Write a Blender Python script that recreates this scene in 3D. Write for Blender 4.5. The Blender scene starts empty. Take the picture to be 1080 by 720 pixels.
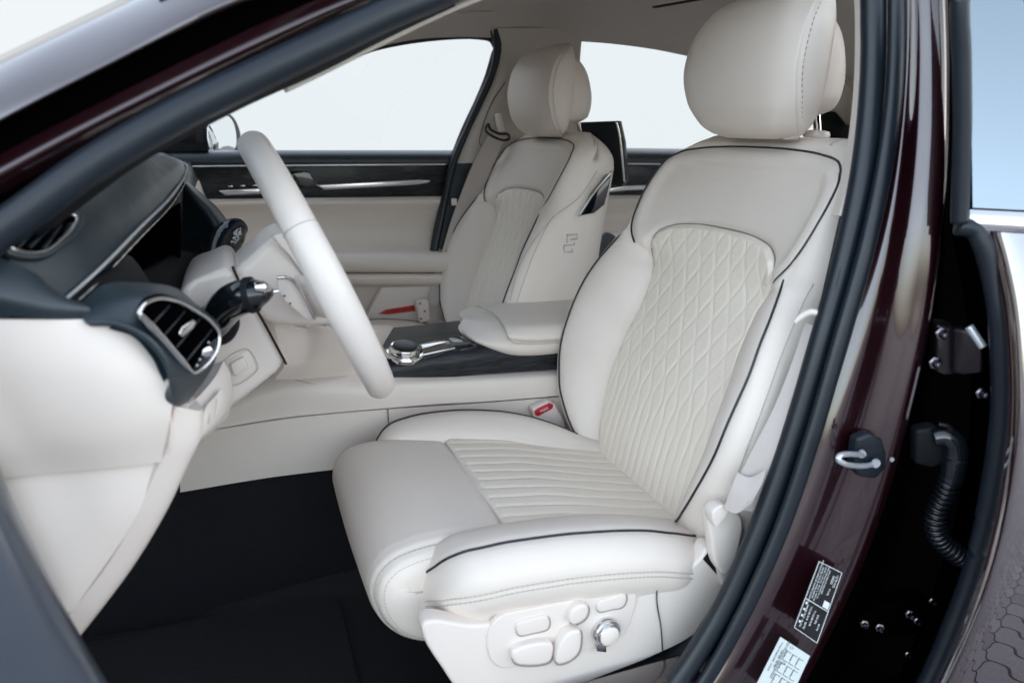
import bpy, bmesh, math, random
import numpy as np
from mathutils import Vector, Matrix, geometry

SC = bpy.context.scene
COL = SC.collection
random.seed(4)
RNG = np.random.RandomState(7)

# ------------------------------------------------------------------ camera
CAM = np.array([-.515, -1.43, .865])
YAW, PITCH, FPX = math.radians(20.9), math.radians(16.66), 771.0
Fv = np.array([math.sin(YAW)*math.cos(PITCH), math.cos(YAW)*math.cos(PITCH), -math.sin(PITCH)])
Rv = np.array([math.cos(YAW), -math.sin(YAW), 0.0])
Uv = np.cross(Rv, Fv)
cd = bpy.data.cameras.new('camera')
cd.lens = 36*FPX/1080; cd.sensor_width = 36; cd.clip_start = .02; cd.clip_end = 2000
cd.dof.use_dof = True; cd.dof.focus_distance = 1.30; cd.dof.aperture_fstop = 4.0
cam = bpy.data.objects.new('camera', cd); COL.objects.link(cam)
cam.matrix_world = Matrix(((Rv[0], Uv[0], -Fv[0], CAM[0]), (Rv[1], Uv[1], -Fv[1], CAM[1]),
                           (Rv[2], Uv[2], -Fv[2], CAM[2]), (0, 0, 0, 1)))
SC.camera = cam

# ------------------------------------------------------------------ world, sun, exposure
EXPO = 3.3
SUN_EL, SUN_AZ = math.radians(7), math.radians(72)     # azimuth clockwise from +Y
w = bpy.data.worlds.new("World"); SC.world = w; w.use_nodes = True
nt = w.node_tree; bg = nt.nodes['Background']
sky = nt.nodes.new('ShaderNodeTexSky'); sky.sky_type = 'NISHITA'; sky.sun_disc = False
sky.sun_elevation = SUN_EL; sky.sun_rotation = SUN_AZ
sky.air_density = .8; sky.dust_density = 2.5; sky.ozone_density = 1.0
hs = nt.nodes.new('ShaderNodeHueSaturation'); hs.inputs['Saturation'].default_value = .52
nt.links.new(sky.outputs[0], hs.inputs['Color']); nt.links.new(hs.outputs[0], bg.inputs[0]); bg.inputs[1].default_value = .15
sl = bpy.data.lights.new('sun', 'SUN'); sl.energy = .3; sl.angle = math.radians(16); sl.color = (1, .84, .72)
so = bpy.data.objects.new('sun', sl); COL.objects.link(so)
sd = Vector((math.sin(SUN_AZ)*math.cos(SUN_EL), math.cos(SUN_AZ)*math.cos(SUN_EL), math.sin(SUN_EL)))
so.rotation_euler = sd.to_track_quat('Z', 'Y').to_euler()
SC.view_settings.view_transform = 'Standard'; SC.view_settings.look = 'None'
SC.view_settings.exposure = EXPO; SC.view_settings.gamma = 1
BACK = tuple(c*2**-EXPO for c in (.88, .925, .95))            # radiance of the pale sky behind the car
SC.cycles.max_bounces = 10; SC.cycles.diffuse_bounces = 6; SC.cycles.transparent_max_bounces = 12
SC.cycles.use_denoising = True

# ------------------------------------------------------------------ maths helpers
def ray(x, y): return Fv + (x-540)/FPX*Rv + (360-y)/FPX*Uv
def px(x, y, Y):                      # photo point (1080 x 720) on the real plane across the car at Y
    d = ray(x, y); return CAM + d*((Y-CAM[1])/d[1])
def pz(x, y, Z):
    d = ray(x, y); return CAM + d*((Z-CAM[2])/d[2])
def pts(L, Y=None):
    return np.array([px(p[0], p[1], p[2] if len(p) > 2 else Y) for p in L])
def cr(P, n, closed=False):
    P = np.asarray(P, float)
    if P.ndim == 1: P = P[:, None]
    if closed: P = np.vstack([P[-2:], P, P[:3]])
    t = np.concatenate([[0], np.cumsum(np.maximum(np.linalg.norm(np.diff(P, axis=0), axis=1), 1e-7)**.6)])
    m = np.zeros_like(P)
    for i in range(1, len(P)-1):
        h0, h1 = t[i]-t[i-1], t[i+1]-t[i]
        m[i] = ((P[i]-P[i-1])/h0*h1 + (P[i+1]-P[i])/h1*h0)/(h0+h1)
    m[0] = (P[1]-P[0])/(t[1]-t[0]); m[-1] = (P[-1]-P[-2])/(t[-1]-t[-2])
    if closed: s = np.linspace(t[2], t[-3], n, endpoint=False)
    else: s = np.linspace(t[0], t[-1], n)
    i = np.clip(np.searchsorted(t, s, side='right')-1, 0, len(t)-2)
    h = (t[i+1]-t[i]); a = ((s-t[i])/h)[:, None]; h = h[:, None]
    return (2*a**3-3*a**2+1)*P[i]+(a**3-2*a**2+a)*h*m[i]+(-2*a**3+3*a**2)*P[i+1]+(a**3-a**2)*h*m[i+1]
def even(P, n):                       # even arc-length resample
    d = np.concatenate([[0], np.cumsum(np.linalg.norm(np.diff(P, axis=0), axis=1))])
    s = np.linspace(0, d[-1], n)
    return np.stack([np.interp(s, d, P[:, k]) for k in range(P.shape[1])], 1)
def sm(x, tab):                       # smooth 1-D table lookup
    xs = np.array([a for a, _ in tab], float); ys = np.array([b for _, b in tab], float)
    x = np.clip(np.asarray(x, float), xs[0], xs[-1])
    d = np.diff(ys)/np.diff(xs); m = np.zeros_like(ys); m[0] = d[0]; m[-1] = d[-1]
    for k in range(1, len(xs)-1):
        m[k] = 0 if d[k-1]*d[k] <= 0 else 2*d[k-1]*d[k]/(d[k-1]+d[k])
    i = np.clip(np.searchsorted(xs, x, side='right')-1, 0, len(xs)-2)
    h = xs[i+1]-xs[i]; a = (x-xs[i])/h
    return (2*a**3-3*a**2+1)*ys[i]+(a**3-2*a**2+a)*h*m[i]+(-2*a**3+3*a**2)*ys[i+1]+(a**3-a**2)*h*m[i+1]
def sstep(a, b, x):
    t = np.clip((np.asarray(x, float)-a)/(b-a), 0, 1); return t*t*(3-2*t)
def dist_poly(Q, V, L):               # distance from points (Q,V) to polyline L
    best = np.full(Q.shape, 9.)
    L = np.asarray(L, float)
    for a, b in zip(L[:-1], L[1:]):
        ab = b-a; t = np.clip(((Q-a[0])*ab[0]+(V-a[1])*ab[1])/max(ab@ab, 1e-12), 0, 1)
        best = np.minimum(best, np.hypot(Q-a[0]-t*ab[0], V-a[1]-t*ab[1]))
    return best

# ------------------------------------------------------------------ materials
def mat(name, col, rough=.5, metal=0, coat=0, coat_rough=.03, spec=.5, sheen=0, bump=None, var=0, var_scale=30, emit=None):
    m = bpy.data.materials.new(name); m.use_nodes = True
    n = m.node_tree.nodes; l = m.node_tree.links; b = n['Principled BSDF']
    b.inputs['Base Color'].default_value = (*col, 1); b.inputs['Roughness'].default_value = rough
    b.inputs['Metallic'].default_value = metal; b.inputs['Coat Weight'].default_value = coat
    b.inputs['Coat Roughness'].default_value = coat_rough; b.inputs['Specular IOR Level'].default_value = spec
    b.inputs['Sheen Weight'].default_value = sheen
    tc = n.new('ShaderNodeTexCoord')
    if var:
        t = n.new('ShaderNodeTexNoise'); t.inputs['Scale'].default_value = var_scale; t.inputs['Detail'].default_value = 5
        r = n.new('ShaderNodeMapRange'); r.inputs[3].default_value = 1-var; r.inputs[4].default_value = 1+var
        mx = n.new('ShaderNodeMix'); mx.data_type = 'RGBA'; mx.blend_type = 'MULTIPLY'; mx.inputs[0].default_value = 1
        l.new(tc.outputs['Object'], t.inputs['Vector']); l.new(t.outputs[0], r.inputs[0])
        mx.inputs[6].default_value = (*col, 1); l.new(r.outputs[0], mx.inputs[7]); l.new(mx.outputs[2], b.inputs['Base Color'])
        r2 = n.new('ShaderNodeMapRange'); r2.inputs[3].default_value = max(rough-.06, 0); r2.inputs[4].default_value = rough+.06
        l.new(t.outputs[0], r2.inputs[0]); l.new(r2.outputs[0], b.inputs['Roughness'])
    if bump:
        kind, scale, strength, distn = bump
        if kind == 'leather':
            t = n.new('ShaderNodeTexVoronoi'); t.feature = 'DISTANCE_TO_EDGE'; t.inputs['Scale'].default_value = scale
            nz = n.new('ShaderNodeTexNoise'); nz.inputs['Scale'].default_value = scale*.6; nz.inputs['Detail'].default_value = 3
            l.new(tc.outputs['Object'], nz.inputs['Vector'])
            ad = n.new('ShaderNodeMix'); ad.data_type = 'VECTOR'; ad.inputs[0].default_value = .012
            l.new(tc.outputs['Object'], ad.inputs[4]); l.new(nz.outputs['Color'], ad.inputs[5]); l.new(ad.outputs[1], t.inputs['Vector'])
            mr = n.new('ShaderNodeMapRange'); mr.inputs[2].default_value = .12; l.new(t.outputs[0], mr.inputs[0]); h = mr.outputs[0]
            soft = n.new('ShaderNodeTexNoise'); soft.inputs['Scale'].default_value = 16; soft.inputs['Detail'].default_value = 3; soft.inputs['Distortion'].default_value = .8
            l.new(tc.outputs['Object'], soft.inputs['Vector'])
            sb = n.new('ShaderNodeBump'); sb.inputs['Strength'].default_value = .22 if 'trim' not in name else .05; sb.inputs['Distance'].default_value = .006; l.new(soft.outputs[0], sb.inputs['Height'])
        elif kind == 'dots':
            t = n.new('ShaderNodeTexVoronoi'); t.inputs['Scale'].default_value = scale; t.inputs['Randomness'].default_value = .0
            l.new(tc.outputs['Object'], t.inputs['Vector'])
            mr = n.new('ShaderNodeMapRange'); mr.inputs[1].default_value = .18; mr.inputs[2].default_value = .3
            l.new(t.outputs['Distance'], mr.inputs[0]); h = mr.outputs[0]
        else:
            t = n.new('ShaderNodeTexNoise'); t.inputs['Scale'].default_value = scale; t.inputs['Detail'].default_value = 6
            l.new(tc.outputs['Object'], t.inputs['Vector']); h = t.outputs[0]
        bp = n.new('ShaderNodeBump'); bp.inputs['Strength'].default_value = strength; bp.inputs['Distance'].default_value = distn
        l.new(h, bp.inputs['Height'])
        if kind == 'leather': l.new(sb.outputs[0], bp.inputs['Normal'])
        _ = 0; l.new(bp.outputs[0], b.inputs['Normal'])
    if emit:
        b.inputs['Emission Color'].default_value = (*emit, 1); b.inputs['Emission Strength'].default_value = 1
    return m
CREAM = (.77, .69, .62)
M = {}
M['leather'] = mat('cream_leather', CREAM, .42, bump=('leather', 620, .16, .0006), var=.025, var_scale=18, spec=.45)
M['perf'] = mat('cream_perforated_leather', (.86, .775, .67), .5, bump=('dots', 330, .35, .0006), var=.02, var_scale=20)
M['trim'] = mat('cream_soft_trim', (.75, .675, .61), .5, bump=('leather', 900, .1, .0004), var=.02, var_scale=12)
M['plastic'] = mat('cream_hard_plastic', (.76, .685, .625), .38, bump=('noise', 900, .08, .0003), var=.015)
M['wheel'] = mat('wheel_leather', (.79, .725, .67), .34, bump=('leather', 800, .12, .0004), var=.02)
M['liner'] = mat('headliner_cloth', (.56, .52, .46), .9, bump=('noise', 700, .3, .0008), var=.05)
M['seam'] = mat('leather_seam_groove', (.26, .24, .21), .7)
M['stitch'] = mat('cream_thread', (.50, .47, .43), .7)
M['darkstitch'] = mat('pale_thread', (.40, .41, .41), .6)
M['piping'] = mat('navy_piping', (.012, .014, .022), .35)
M['blackleather'] = mat('blue_black_leather', (.019, .029, .037), .32, bump=('leather', 700, .2, .0005), var=.06, spec=.6)
M['black'] = mat('black_plastic', (.008, .009, .011), .55, var=.1, spec=.2)
M['pit'] = mat('shade_black', (.0012, .001, .0013), .8, spec=0)  # near-black, no sheen: shade of gaps and recesses put into the colour
M['gloss'] = mat('piano_black', (.006, .008, .011), .08, coat=.6)
M['rubber'] = mat('door_seal_rubber', (.009, .014, .021), .38, bump=('noise', 260, .15, .0006), var=.12, spec=.45)
M['carpet'] = mat('black_carpet', (.006, .007, .011), .95, bump=('noise', 420, .9, .004), var=.35, var_scale=160, sheen=.05)
M['chrome'] = mat('satin_chrome', (.72, .72, .72), .16, metal=1, var=.02)
M['chrome2'] = mat('bright_chrome', (.80, .80, .80), .07, metal=1)
M['screen'] = mat('dark_screen', (.008, .010, .013), .3, spec=.3)
M['red'] = mat('red_plastic', (.55, .015, .03), .3, coat=.3)
M['redlens'] = mat('red_lens', (.45, .01, .01), .15, coat=.5)
M['webbing'] = mat('seat_belt_webbing', (.50, .45, .42), .75, bump=('noise', 500, .5, .0008), var=.04, var_scale=200)
M['steel'] = mat('zinc_steel', (.62, .64, .68), .32, metal=.55, var=.08)
M['boltmetal'] = mat('dark_zinc', (.16, .15, .17), .22, metal=1)
M['gap'] = mat('panel_gap_shadow', (.30, .28, .26), .8)
M['darkmetal'] = mat('dark_painted_metal', (.009, .006, .008), .35, coat=.25, var=.1)
M['greytrim'] = mat('grey_satin_pillar', (.050, .058, .074), .3, coat=.3, var=.05)
M['white'] = mat('white_print', (.75, .77, .78), .5)
M['sticker'] = mat('black_sticker', (.012, .013, .014), .3, coat=.2)
M['paper'] = mat('pale_sticker', (.62, .68, .68), .45)
def paint(ior=1.68, nm='burgundy_metallic_paint'):
    m = mat(nm, (.014, .0028, .0055), .32, metal=.35, coat=1, coat_rough=.015)
    m.node_tree.nodes['Principled BSDF'].inputs['Coat IOR'].default_value = ior
    n = m.node_tree.nodes; l = m.node_tree.links; b = n['Principled BSDF']
    tc = n['Texture Coordinate']; v = n.new('ShaderNodeTexVoronoi'); v.inputs['Scale'].default_value = 2600
    l.new(tc.outputs['Object'], v.inputs['Vector'])
    mr = n.new('ShaderNodeMapRange'); mr.inputs[3].default_value = .55; mr.inputs[4].default_value = 1.7
    sp = n.new('ShaderNodeSeparateColor'); l.new(v.outputs['Color'], sp.inputs[0]); l.new(sp.outputs[0], mr.inputs[0])
    mx = n.new('ShaderNodeMix'); mx.data_type = 'RGBA'; mx.blend_type = 'MULTIPLY'; mx.inputs[0].default_value = 1
    mx.inputs[6].default_value = (.018, .003, .0058, 1); l.new(mr.outputs[0], mx.inputs[7]); l.new(mx.outputs[2], b.inputs['Base Color'])
    return m
M['paint'] = paint(); M['doorpaint'] = paint(2.9, 'burgundy_door_paint'); M['roofpaint'] = paint(2.2, 'burgundy_roof_paint')
def wood():
    m = mat('dark_open_pore_wood', (.012, .014, .017), .32, coat=.08, spec=.25)
    n = m.node_tree.nodes; l = m.node_tree.links; b = n['Principled BSDF']
    tc = n['Texture Coordinate']; mp = n.new('ShaderNodeMapping'); mp.inputs['Scale'].default_value = (6, 40, 60)
    t = n.new('ShaderNodeTexNoise'); t.inputs['Scale'].default_value = 3; t.inputs['Detail'].default_value = 6; t.inputs['Distortion'].default_value = 1.2
    l.new(tc.outputs['Object'], mp.inputs[0]); l.new(mp.outputs[0], t.inputs['Vector'])
    r = n.new('ShaderNodeValToRGB'); r.color_ramp.elements[0].position = .35; r.color_ramp.elements[0].color = (.006, .007, .009, 1)
    r.color_ramp.elements[1].position = .7; r.color_ramp.elements[1].color = (.035, .038, .044, 1)
    l.new(t.outputs[0], r.inputs[0]); l.new(r.outputs[0], b.inputs['Base Color'])
    return m
M['wood'] = wood()
def glass(name, tint):
    m = bpy.data.materials.new(name); m.use_nodes = True; n = m.node_tree.nodes; l = m.node_tree.links
    n.remove(n['Principled BSDF']); o = n['Material Output']
    t = n.new('ShaderNodeBsdfTransparent'); t.inputs[0].default_value = (*tint, 1)
    g = n.new('ShaderNodeBsdfGlossy'); g.inputs['Roughness'].default_value = .01; fr = n.new('ShaderNodeFresnel'); fr.inputs[0].default_value = 1.45
    mx = n.new('ShaderNodeMixShader'); l.new(fr.outputs[0], mx.inputs[0]); l.new(t.outputs[0], mx.inputs[1]); l.new(g.outputs[0], mx.inputs[2])
    l.new(mx.outputs[0], o.inputs[0]); return m
M['tint'] = glass('tinted_glass', (.35, .40, .42)); M['glass'] = glass('side_glass', (.96, .985, .99)); M['screenglass'] = glass('windscreen_glass', (.86, .90, .90))
M['blade'] = mat('mirror_black_trim', (.26, .30, .32), .05, metal=1)
def pavers():
    m = bpy.data.materials.new('interlocking_pavers'); m.use_nodes = True; n = m.node_tree.nodes; l = m.node_tree.links; b = n['Principled BSDF']
    tc = n.new('ShaderNodeTexCoord')
    sp = n.new('ShaderNodeSeparateXYZ'); l.new(tc.outputs['Object'], sp.inputs[0])
    def math_(op, a, bb=None):
        q = n.new('ShaderNodeMath'); q.operation = op
        for i, v in enumerate((a, bb)):
            if v is None: continue
            if isinstance(v, (int, float)): q.inputs[i].default_value = v
            else: l.new(v, q.inputs[i])
        return q.outputs[0]
    # wavy block edges: shift x by sin(y), y by sin(x)
    X = math_('ADD', sp.outputs[0], math_('MULTIPLY', math_('SINE', math_('MULTIPLY', sp.outputs[1], 36.96)), .022))
    Y = math_('ADD', sp.outputs[1], math_('MULTIPLY', math_('SINE', math_('MULTIPLY', sp.outputs[0], 36.96)), .022))
    cb = n.new('ShaderNodeCombineXYZ'); l.new(X, cb.inputs[0]); l.new(Y, cb.inputs[1])
    br = n.new('ShaderNodeTexBrick'); br.inputs['Scale'].default_value = 1; br.inputs['Brick Width'].default_value = .34
    br.inputs['Row Height'].default_value = .17; br.inputs['Mortar Size'].default_value = .008; br.inputs['Mortar Smooth'].default_value = .25
    br.inputs['Color1'].default_value = (.20, .18, .19, 1); br.inputs['Color2'].default_value = (.29, .265, .275, 1); br.inputs['Mortar'].default_value = (.006, .006, .006, 1)
    l.new(cb.outputs[0], br.inputs['Vector'])
    nz = n.new('ShaderNodeTexNoise'); nz.inputs['Scale'].default_value = 180; nz.inputs['Detail'].default_value = 6; l.new(tc.outputs['Object'], nz.inputs['Vector'])
    nr = n.new('ShaderNodeMapRange'); nr.inputs[1].default_value = .3; nr.inputs[2].default_value = .7; nr.inputs[3].default_value = .6; nr.inputs[4].default_value = 1.3; l.new(nz.outputs[0], nr.inputs[0])
    mx = n.new('ShaderNodeMix'); mx.data_type = 'RGBA'; mx.blend_type = 'MULTIPLY'; mx.inputs[0].default_value = 1
    l.new(br.outputs[0], mx.inputs[6]); l.new(nr.outputs[0], mx.inputs[7]); l.new(mx.outputs[2], b.inputs['Base Color'])
    b.inputs['Roughness'].default_value = .8
    bp = n.new('ShaderNodeBump'); bp.inputs['Distance'].default_value = .006; l.new(br.outputs[1], bp.inputs['Height']); bp.invert = True
    l.new(bp.outputs[0], b.inputs['Normal']); return m
M['pavers'] = pavers()

# ------------------------------------------------------------------ mesh helpers
def link(name, me, m, parent):
    o = bpy.data.objects.new(name, me); COL.objects.link(o)
    if m is not None: me.materials.append(m)
    if parent is not None: o.parent = parent
    return o
def mesh(name, V, Fc, m, parent, smooth=True, recalc=False):
    me = bpy.data.meshes.new(name); me.from_pydata([tuple(map(float, v)) for v in V], [], [tuple(map(int, f)) for f in Fc])
    if recalc:
        bm = bmesh.new(); bm.from_mesh(me); bmesh.ops.recalc_face_normals(bm, faces=bm.faces); bm.to_mesh(me); bm.free()
    if smooth: me.polygons.foreach_set('use_smooth', [True]*len(me.polygons))
    me.update(); return link(name, me, m, parent)
def grid_faces(a, b, cu=False, cv=False):
    i, j = np.meshgrid(np.arange(a if cu else a-1), np.arange(b if cv else b-1), indexing='ij')
    i2, j2 = (i+1) % a, (j+1) % b
    return np.stack([i*b+j, i2*b+j, i2*b+j2, i*b+j2], -1).reshape(-1, 4)
def gridmesh(name, G, m, parent, cu=False, cv=False, flip=False, caps=False, recalc=False):
    a, b = G.shape[:2]; Fc = grid_faces(a, b, cu, cv)
    Fc = [list(f) for f in (Fc[:, ::-1] if flip else Fc)]
    if caps and cv:
        Fc.append(list(range(b))[::1]); Fc.append([(a-1)*b+j for j in range(b)][::-1]); recalc = True
    return mesh(name, G.reshape(-1, 3), Fc, m, parent, recalc=recalc)
def normals(G):
    du = np.gradient(G, axis=0); dv = np.gradient(G, axis=1); n = np.cross(du, dv)
    return n/np.maximum(np.linalg.norm(n, axis=2, keepdims=True), 1e-9)
def net(rows, nu=40, nv=30, rows_px=True):
    R = [cr(pts(r) if rows_px else np.array(r), nu) for r in rows]
    A = np.stack(R, 0)                                       # rows x nu x 3
    return np.stack([cr(A[:, k], nv) for k in range(nu)], 1) if nv else A
def solid_sheet(name, G, thick, m, parent, away=(0, 1, 0)):
    """closed sheet: front grid G and a back grid pushed along its normals to the side 'away'"""
    N = normals(G)
    if np.mean(N @ np.array(away, float)) < 0: N = -N
    a, b = G.shape[:2]; B = G+N*thick
    V = np.vstack([G.reshape(-1, 3), B.reshape(-1, 3)]); f = grid_faces(a, b); o = a*b
    Fc = [list(q) for q in f]+[list((q+o)[::-1]) for q in f]
    edge = [i*b for i in range(a)]+[(a-1)*b+j for j in range(1, b)]+[i*b+b-1 for i in range(a-2, -1, -1)]+[j for j in range(b-2, 0, -1)]
    for p, q in zip(edge, edge[1:]+edge[:1]): Fc.append([p, q, q+o, p+o])
    o_ = mesh(name, V, Fc, m, parent, recalc=True)
    md = o_.modifiers.new('edges', 'EDGE_SPLIT'); md.split_angle = math.radians(50)
    return o_
def sheet(name, rows, m, parent, thick=.012, nu=40, nv=24, away=(0, 1, 0)):
    return solid_sheet(name, net(rows, nu, nv), thick, m, parent, away)
def tube(name, P, r, m, parent, seg=12, closed=False, flat=None, n=None, up=(0, 0, 1), smooth_path=True):
    """round or oval bar along P; flat=(a,b) scales the section across / along 'up'"""
    P = np.asarray(P, float)
    if smooth_path: P = cr(P, n or max(8, len(P)*8), closed)
    k = len(P); T = (np.roll(P, -1, 0)-np.roll(P, 1, 0)) if closed else np.gradient(P, axis=0)
    T /= np.maximum(np.linalg.norm(T, axis=1, keepdims=True), 1e-9)
    upv = np.array(up, float); A = np.cross(T, upv); bad = np.linalg.norm(A, axis=1) < .05
    A[bad] = np.cross(T[bad], np.array([.3, .9, .1])); A /= np.linalg.norm(A, axis=1, keepdims=True); Bv = np.cross(A, T)
    rr = np.interp(np.linspace(0, 1, k), np.linspace(0, 1, len(r)), r) if hasattr(r, '__len__') else np.full(k, r)
    fa, fb = flat or (1, 1); th = np.linspace(0, 2*np.pi, seg, endpoint=False)
    G = P[:, None]+rr[:, None, None]*(fa*np.cos(th)[None, :, None]*A[:, None]+fb*np.sin(th)[None, :, None]*Bv[:, None])
    if closed: return gridmesh(name, G, m, parent, cu=True, cv=True, recalc=True)
    return gridmesh(name, G, m, parent, cv=True, caps=True)
def slab(name, outline, depth, m, parent, bevel=.003, seg=3, n=None, sub=False):
    """outline: closed 3-D polygon, extruded by the vector depth, rounded edges"""
    P = np.asarray(outline, float)
    if n: P = cr(P, n, True)
    k = len(P); d = np.array(depth, float)
    V = np.vstack([P, P+d]); Fc = [list(range(k)), [k+i for i in range(k)][::-1]]
    Fc += [[i, (i+1) % k, k+(i+1) % k, k+i][::-1] for i in range(k)]
    o = mesh(name, V, Fc, m, parent, smooth=True, recalc=True)
    if bevel:
        b = o.modifiers.new('bevel', 'BEVEL'); b.width = bevel; b.segments = seg; b.limit_method = 'ANGLE'; b.angle_limit = math.radians(40)
        b.harden_normals = False
    md = o.modifiers.new('edges', 'EDGE_SPLIT'); md.split_angle = math.radians(35)
    return o
def pslab(name, L, Y, depth, m, parent, bevel=.003, n=None, seg=3):
    return slab(name, pts(L, Y), (0, depth, 0), m, parent, bevel, seg, n)
def rbox(name, c, ax, size, m, parent, bevel=.003, seg=3):
    """box centred at c with axes ax (3 unit vectors) and full sizes"""
    c = np.array(c, float); ax = [np.array(a, float)/np.linalg.norm(a) for a in ax]
    a, b, d = [ax[i]*size[i]/2 for i in range(3)]
    return slab(name, [c-a-b-d, c+a-b-d, c+a+b-d, c-a+b-d], 2*d, m, parent, bevel, seg)
def disc(name, c, nrm, prof, m, parent, seg=40):
    """turned shape: prof = [(r, h), ...] along nrm from c"""
    nrm = np.array(nrm, float)/np.linalg.norm(nrm); a = np.cross(nrm, [.2, .1, 1]); a /= np.linalg.norm(a); b = np.cross(nrm, a)
    th = np.linspace(0, 2*np.pi, seg, endpoint=False)
    G = np.array([[np.array(c)+max(r, 1e-4)*(math.cos(t)*a+math.sin(t)*b)+h*nrm for t in th] for r, h in prof])
    o = gridmesh(name, G, m, parent, cv=True, caps=True)
    md = o.modifiers.new('edges', 'EDGE_SPLIT'); md.split_angle = math.radians(40); return o
def empty(name, loc=(0, 0, 0), parent=None):
    o = bpy.data.objects.new(name, None); COL.objects.link(o); o.location = loc; o.empty_display_size = .1
    if parent is not None: o.parent = parent
    return o
def text(name, s, size, m, parent, origin, right, up, extrude=.0002):
    cu = bpy.data.curves.new(name, 'FONT'); cu.body = s; cu.size = size; cu.extrude = extrude; cu.materials.append(m)
    cu.align_x = 'CENTER'; cu.align_y = 'CENTER'
    o = bpy.data.objects.new(name, cu); COL.objects.link(o)
    r = Vector(right).normalized(); u = Vector(up); u = (u-r*u.dot(r)).normalized(); nn = r.cross(u)
    bpy.context.view_layer.update(); o.matrix_world = Matrix(((r[0], u[0], nn[0], origin[0]), (r[1], u[1], nn[1], origin[1]), (r[2], u[2], nn[2], origin[2]), (0, 0, 0, 1)))
    me = bpy.data.meshes.new_from_object(o.evaluated_get(bpy.context.evaluated_depsgraph_get())); mw = o.matrix_world.copy()
    bpy.data.objects.remove(o); me.transform(mw)
    o = bpy.data.objects.new(name, me); COL.objects.link(o)
    if parent is not None: o.parent = parent
    return o

# ================================================================== THE SETTING
gz = -.36
g = mesh('paved_ground', [(-300, -300, gz), (300, -300, gz), (300, 300, gz), (-300, 300, gz)], [(0, 1, 2, 3)], M['pavers'], None, smooth=False)
g['kind'] = 'structure'
# the blown-out pale sky behind the far side of the car: a tall curved dome wall
skm = bpy.data.materials.new('pale_evening_sky'); skm.use_nodes = True
nn_ = skm.node_tree.nodes; nn_.remove(nn_['Principled BSDF']); em = nn_.new('ShaderNodeEmission'); em.inputs[0].default_value = (*BACK, 1)
skm.node_tree.links.new(em.outputs[0], nn_['Material Output'].inputs[0])
a_ = np.linspace(math.radians(-28), math.radians(208), 60); e_ = np.linspace(0, 1, 16)
G = np.array([[(14*math.cos(a), 2+11*math.sin(a), gz-.3+9*e) for a in a_] for e in e_])
sk = gridmesh('sky', G, skm, None); sk['kind'] = 'structure'

# ================================================================== THE CAR
car = empty('car', (0, 0, gz))
car['label'] = 'burgundy saloon car with cream leather interior, front door open'
car['category'] = 'car'
# ------------------------------------------------------------------ front seats (local: q = towards the car's middle, v = up the backrest, w = out of it)
TILT = math.radians(18.2)
AV = np.array([math.sin(TILT), 0, math.cos(TILT)]); AN = np.array([-math.cos(TILT), 0, math.sin(TILT)])
UI = [(-.05, .135), (0, .141), (.06, .158), (.15, .170), (.23, .166), (.30, .154), (.356, .155), (.395, .170), (.43, .172), (.5, .17), (.65, .15)]
UR = [(-.05, .14), (0, .165), (.04, .20), (.10, .238), (.18, .262), (.265, .266), (.34, .255), (.40, .236), (.43, .224), (.5, .232), (.55, .228), (.59, .200), (.612, .165), (.65, .12)]
WR = [(-.05, .02), (0, .035), (.05, .062), (.1, .08), (.2, .092), (.3, .085), (.4, .060), (.43, .048), (.5, .036), (.57, .018), (.6, .008), (.65, 0)]
WI = [(-.05, 0), (.1, .014), (.2, .016), (.35, .008), (.5, .004), (.6, -.002), (.65, -.004)]
WO = [(-.05, .240), (0, .258), (.1, .288), (.2, .300), (.3, .290), (.4, .270), (.5, .256), (.55, .248), (.59, .236), (.62, .205), (.64, .16)]
INS_TOP = [(.171, .395), (.172, .418), (.160, .441), (.132, .458), (.075, .469), (0, .472)]
INS = [(float(sm(v, UI)), v) for v in np.linspace(-.04, .39, 24)]+INS_TOP
SHO = [(.172, .397), (.197, .407), (.220, .436), (.231, .48), (.232, .53), (.224, .566), (.200, .592), (.150, .605), (.08, .612), (0, .614)]
BOL = [(float(sm(v, UR)), v) for v in np.linspace(-.03, .415, 30)]
def bolster_front(q, v):
    a = np.abs(q); ui, ur, wr, wi = sm(v, UI), sm(v, UR), sm(v, WR), sm(v, WI)
    x = np.clip((a-ui)/np.maximum(ur-ui, 1e-4), 0, 1)
    low = wi+(wr-wi)*np.sin(np.pi/2*x)**.9
    high = wi+(wr-wi)*np.clip(a/ur, 0, 1)**2.2
    b = sstep(.375, .44, v)
    return low*(1-b)+high*b
def groove(q, v, L, depth, wid): return -depth*np.exp(-(dist_poly(np.abs(q), v, L)/wid)**2)
def quilt(q, v):
    """diamonds at the top running out into straight channels at the bottom"""
    p = .0205; amp = (p/2)*.97*sstep(.06, .27, v); per = .080
    tri = 2*np.abs(((v/per) % 1)-.5)*2-1
    tri = np.tanh(tri*.9)/math.tanh(.9)
    best = np.full(q.shape, 9.)
    for k in range(-10, 11):
        c = (k+.5)*p+(-1)**k*amp*tri
        best = np.minimum(best, np.abs(q-c))
    soft = sstep(.0, .20, v)
    wob = 1+.35*np.sin(q*61+v*23)*np.sin(v*47-q*19)
    return (-.0009*np.exp(-(best/.0044)**2)-.0003*np.exp(-(best/.0013)**2))*wob
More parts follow.
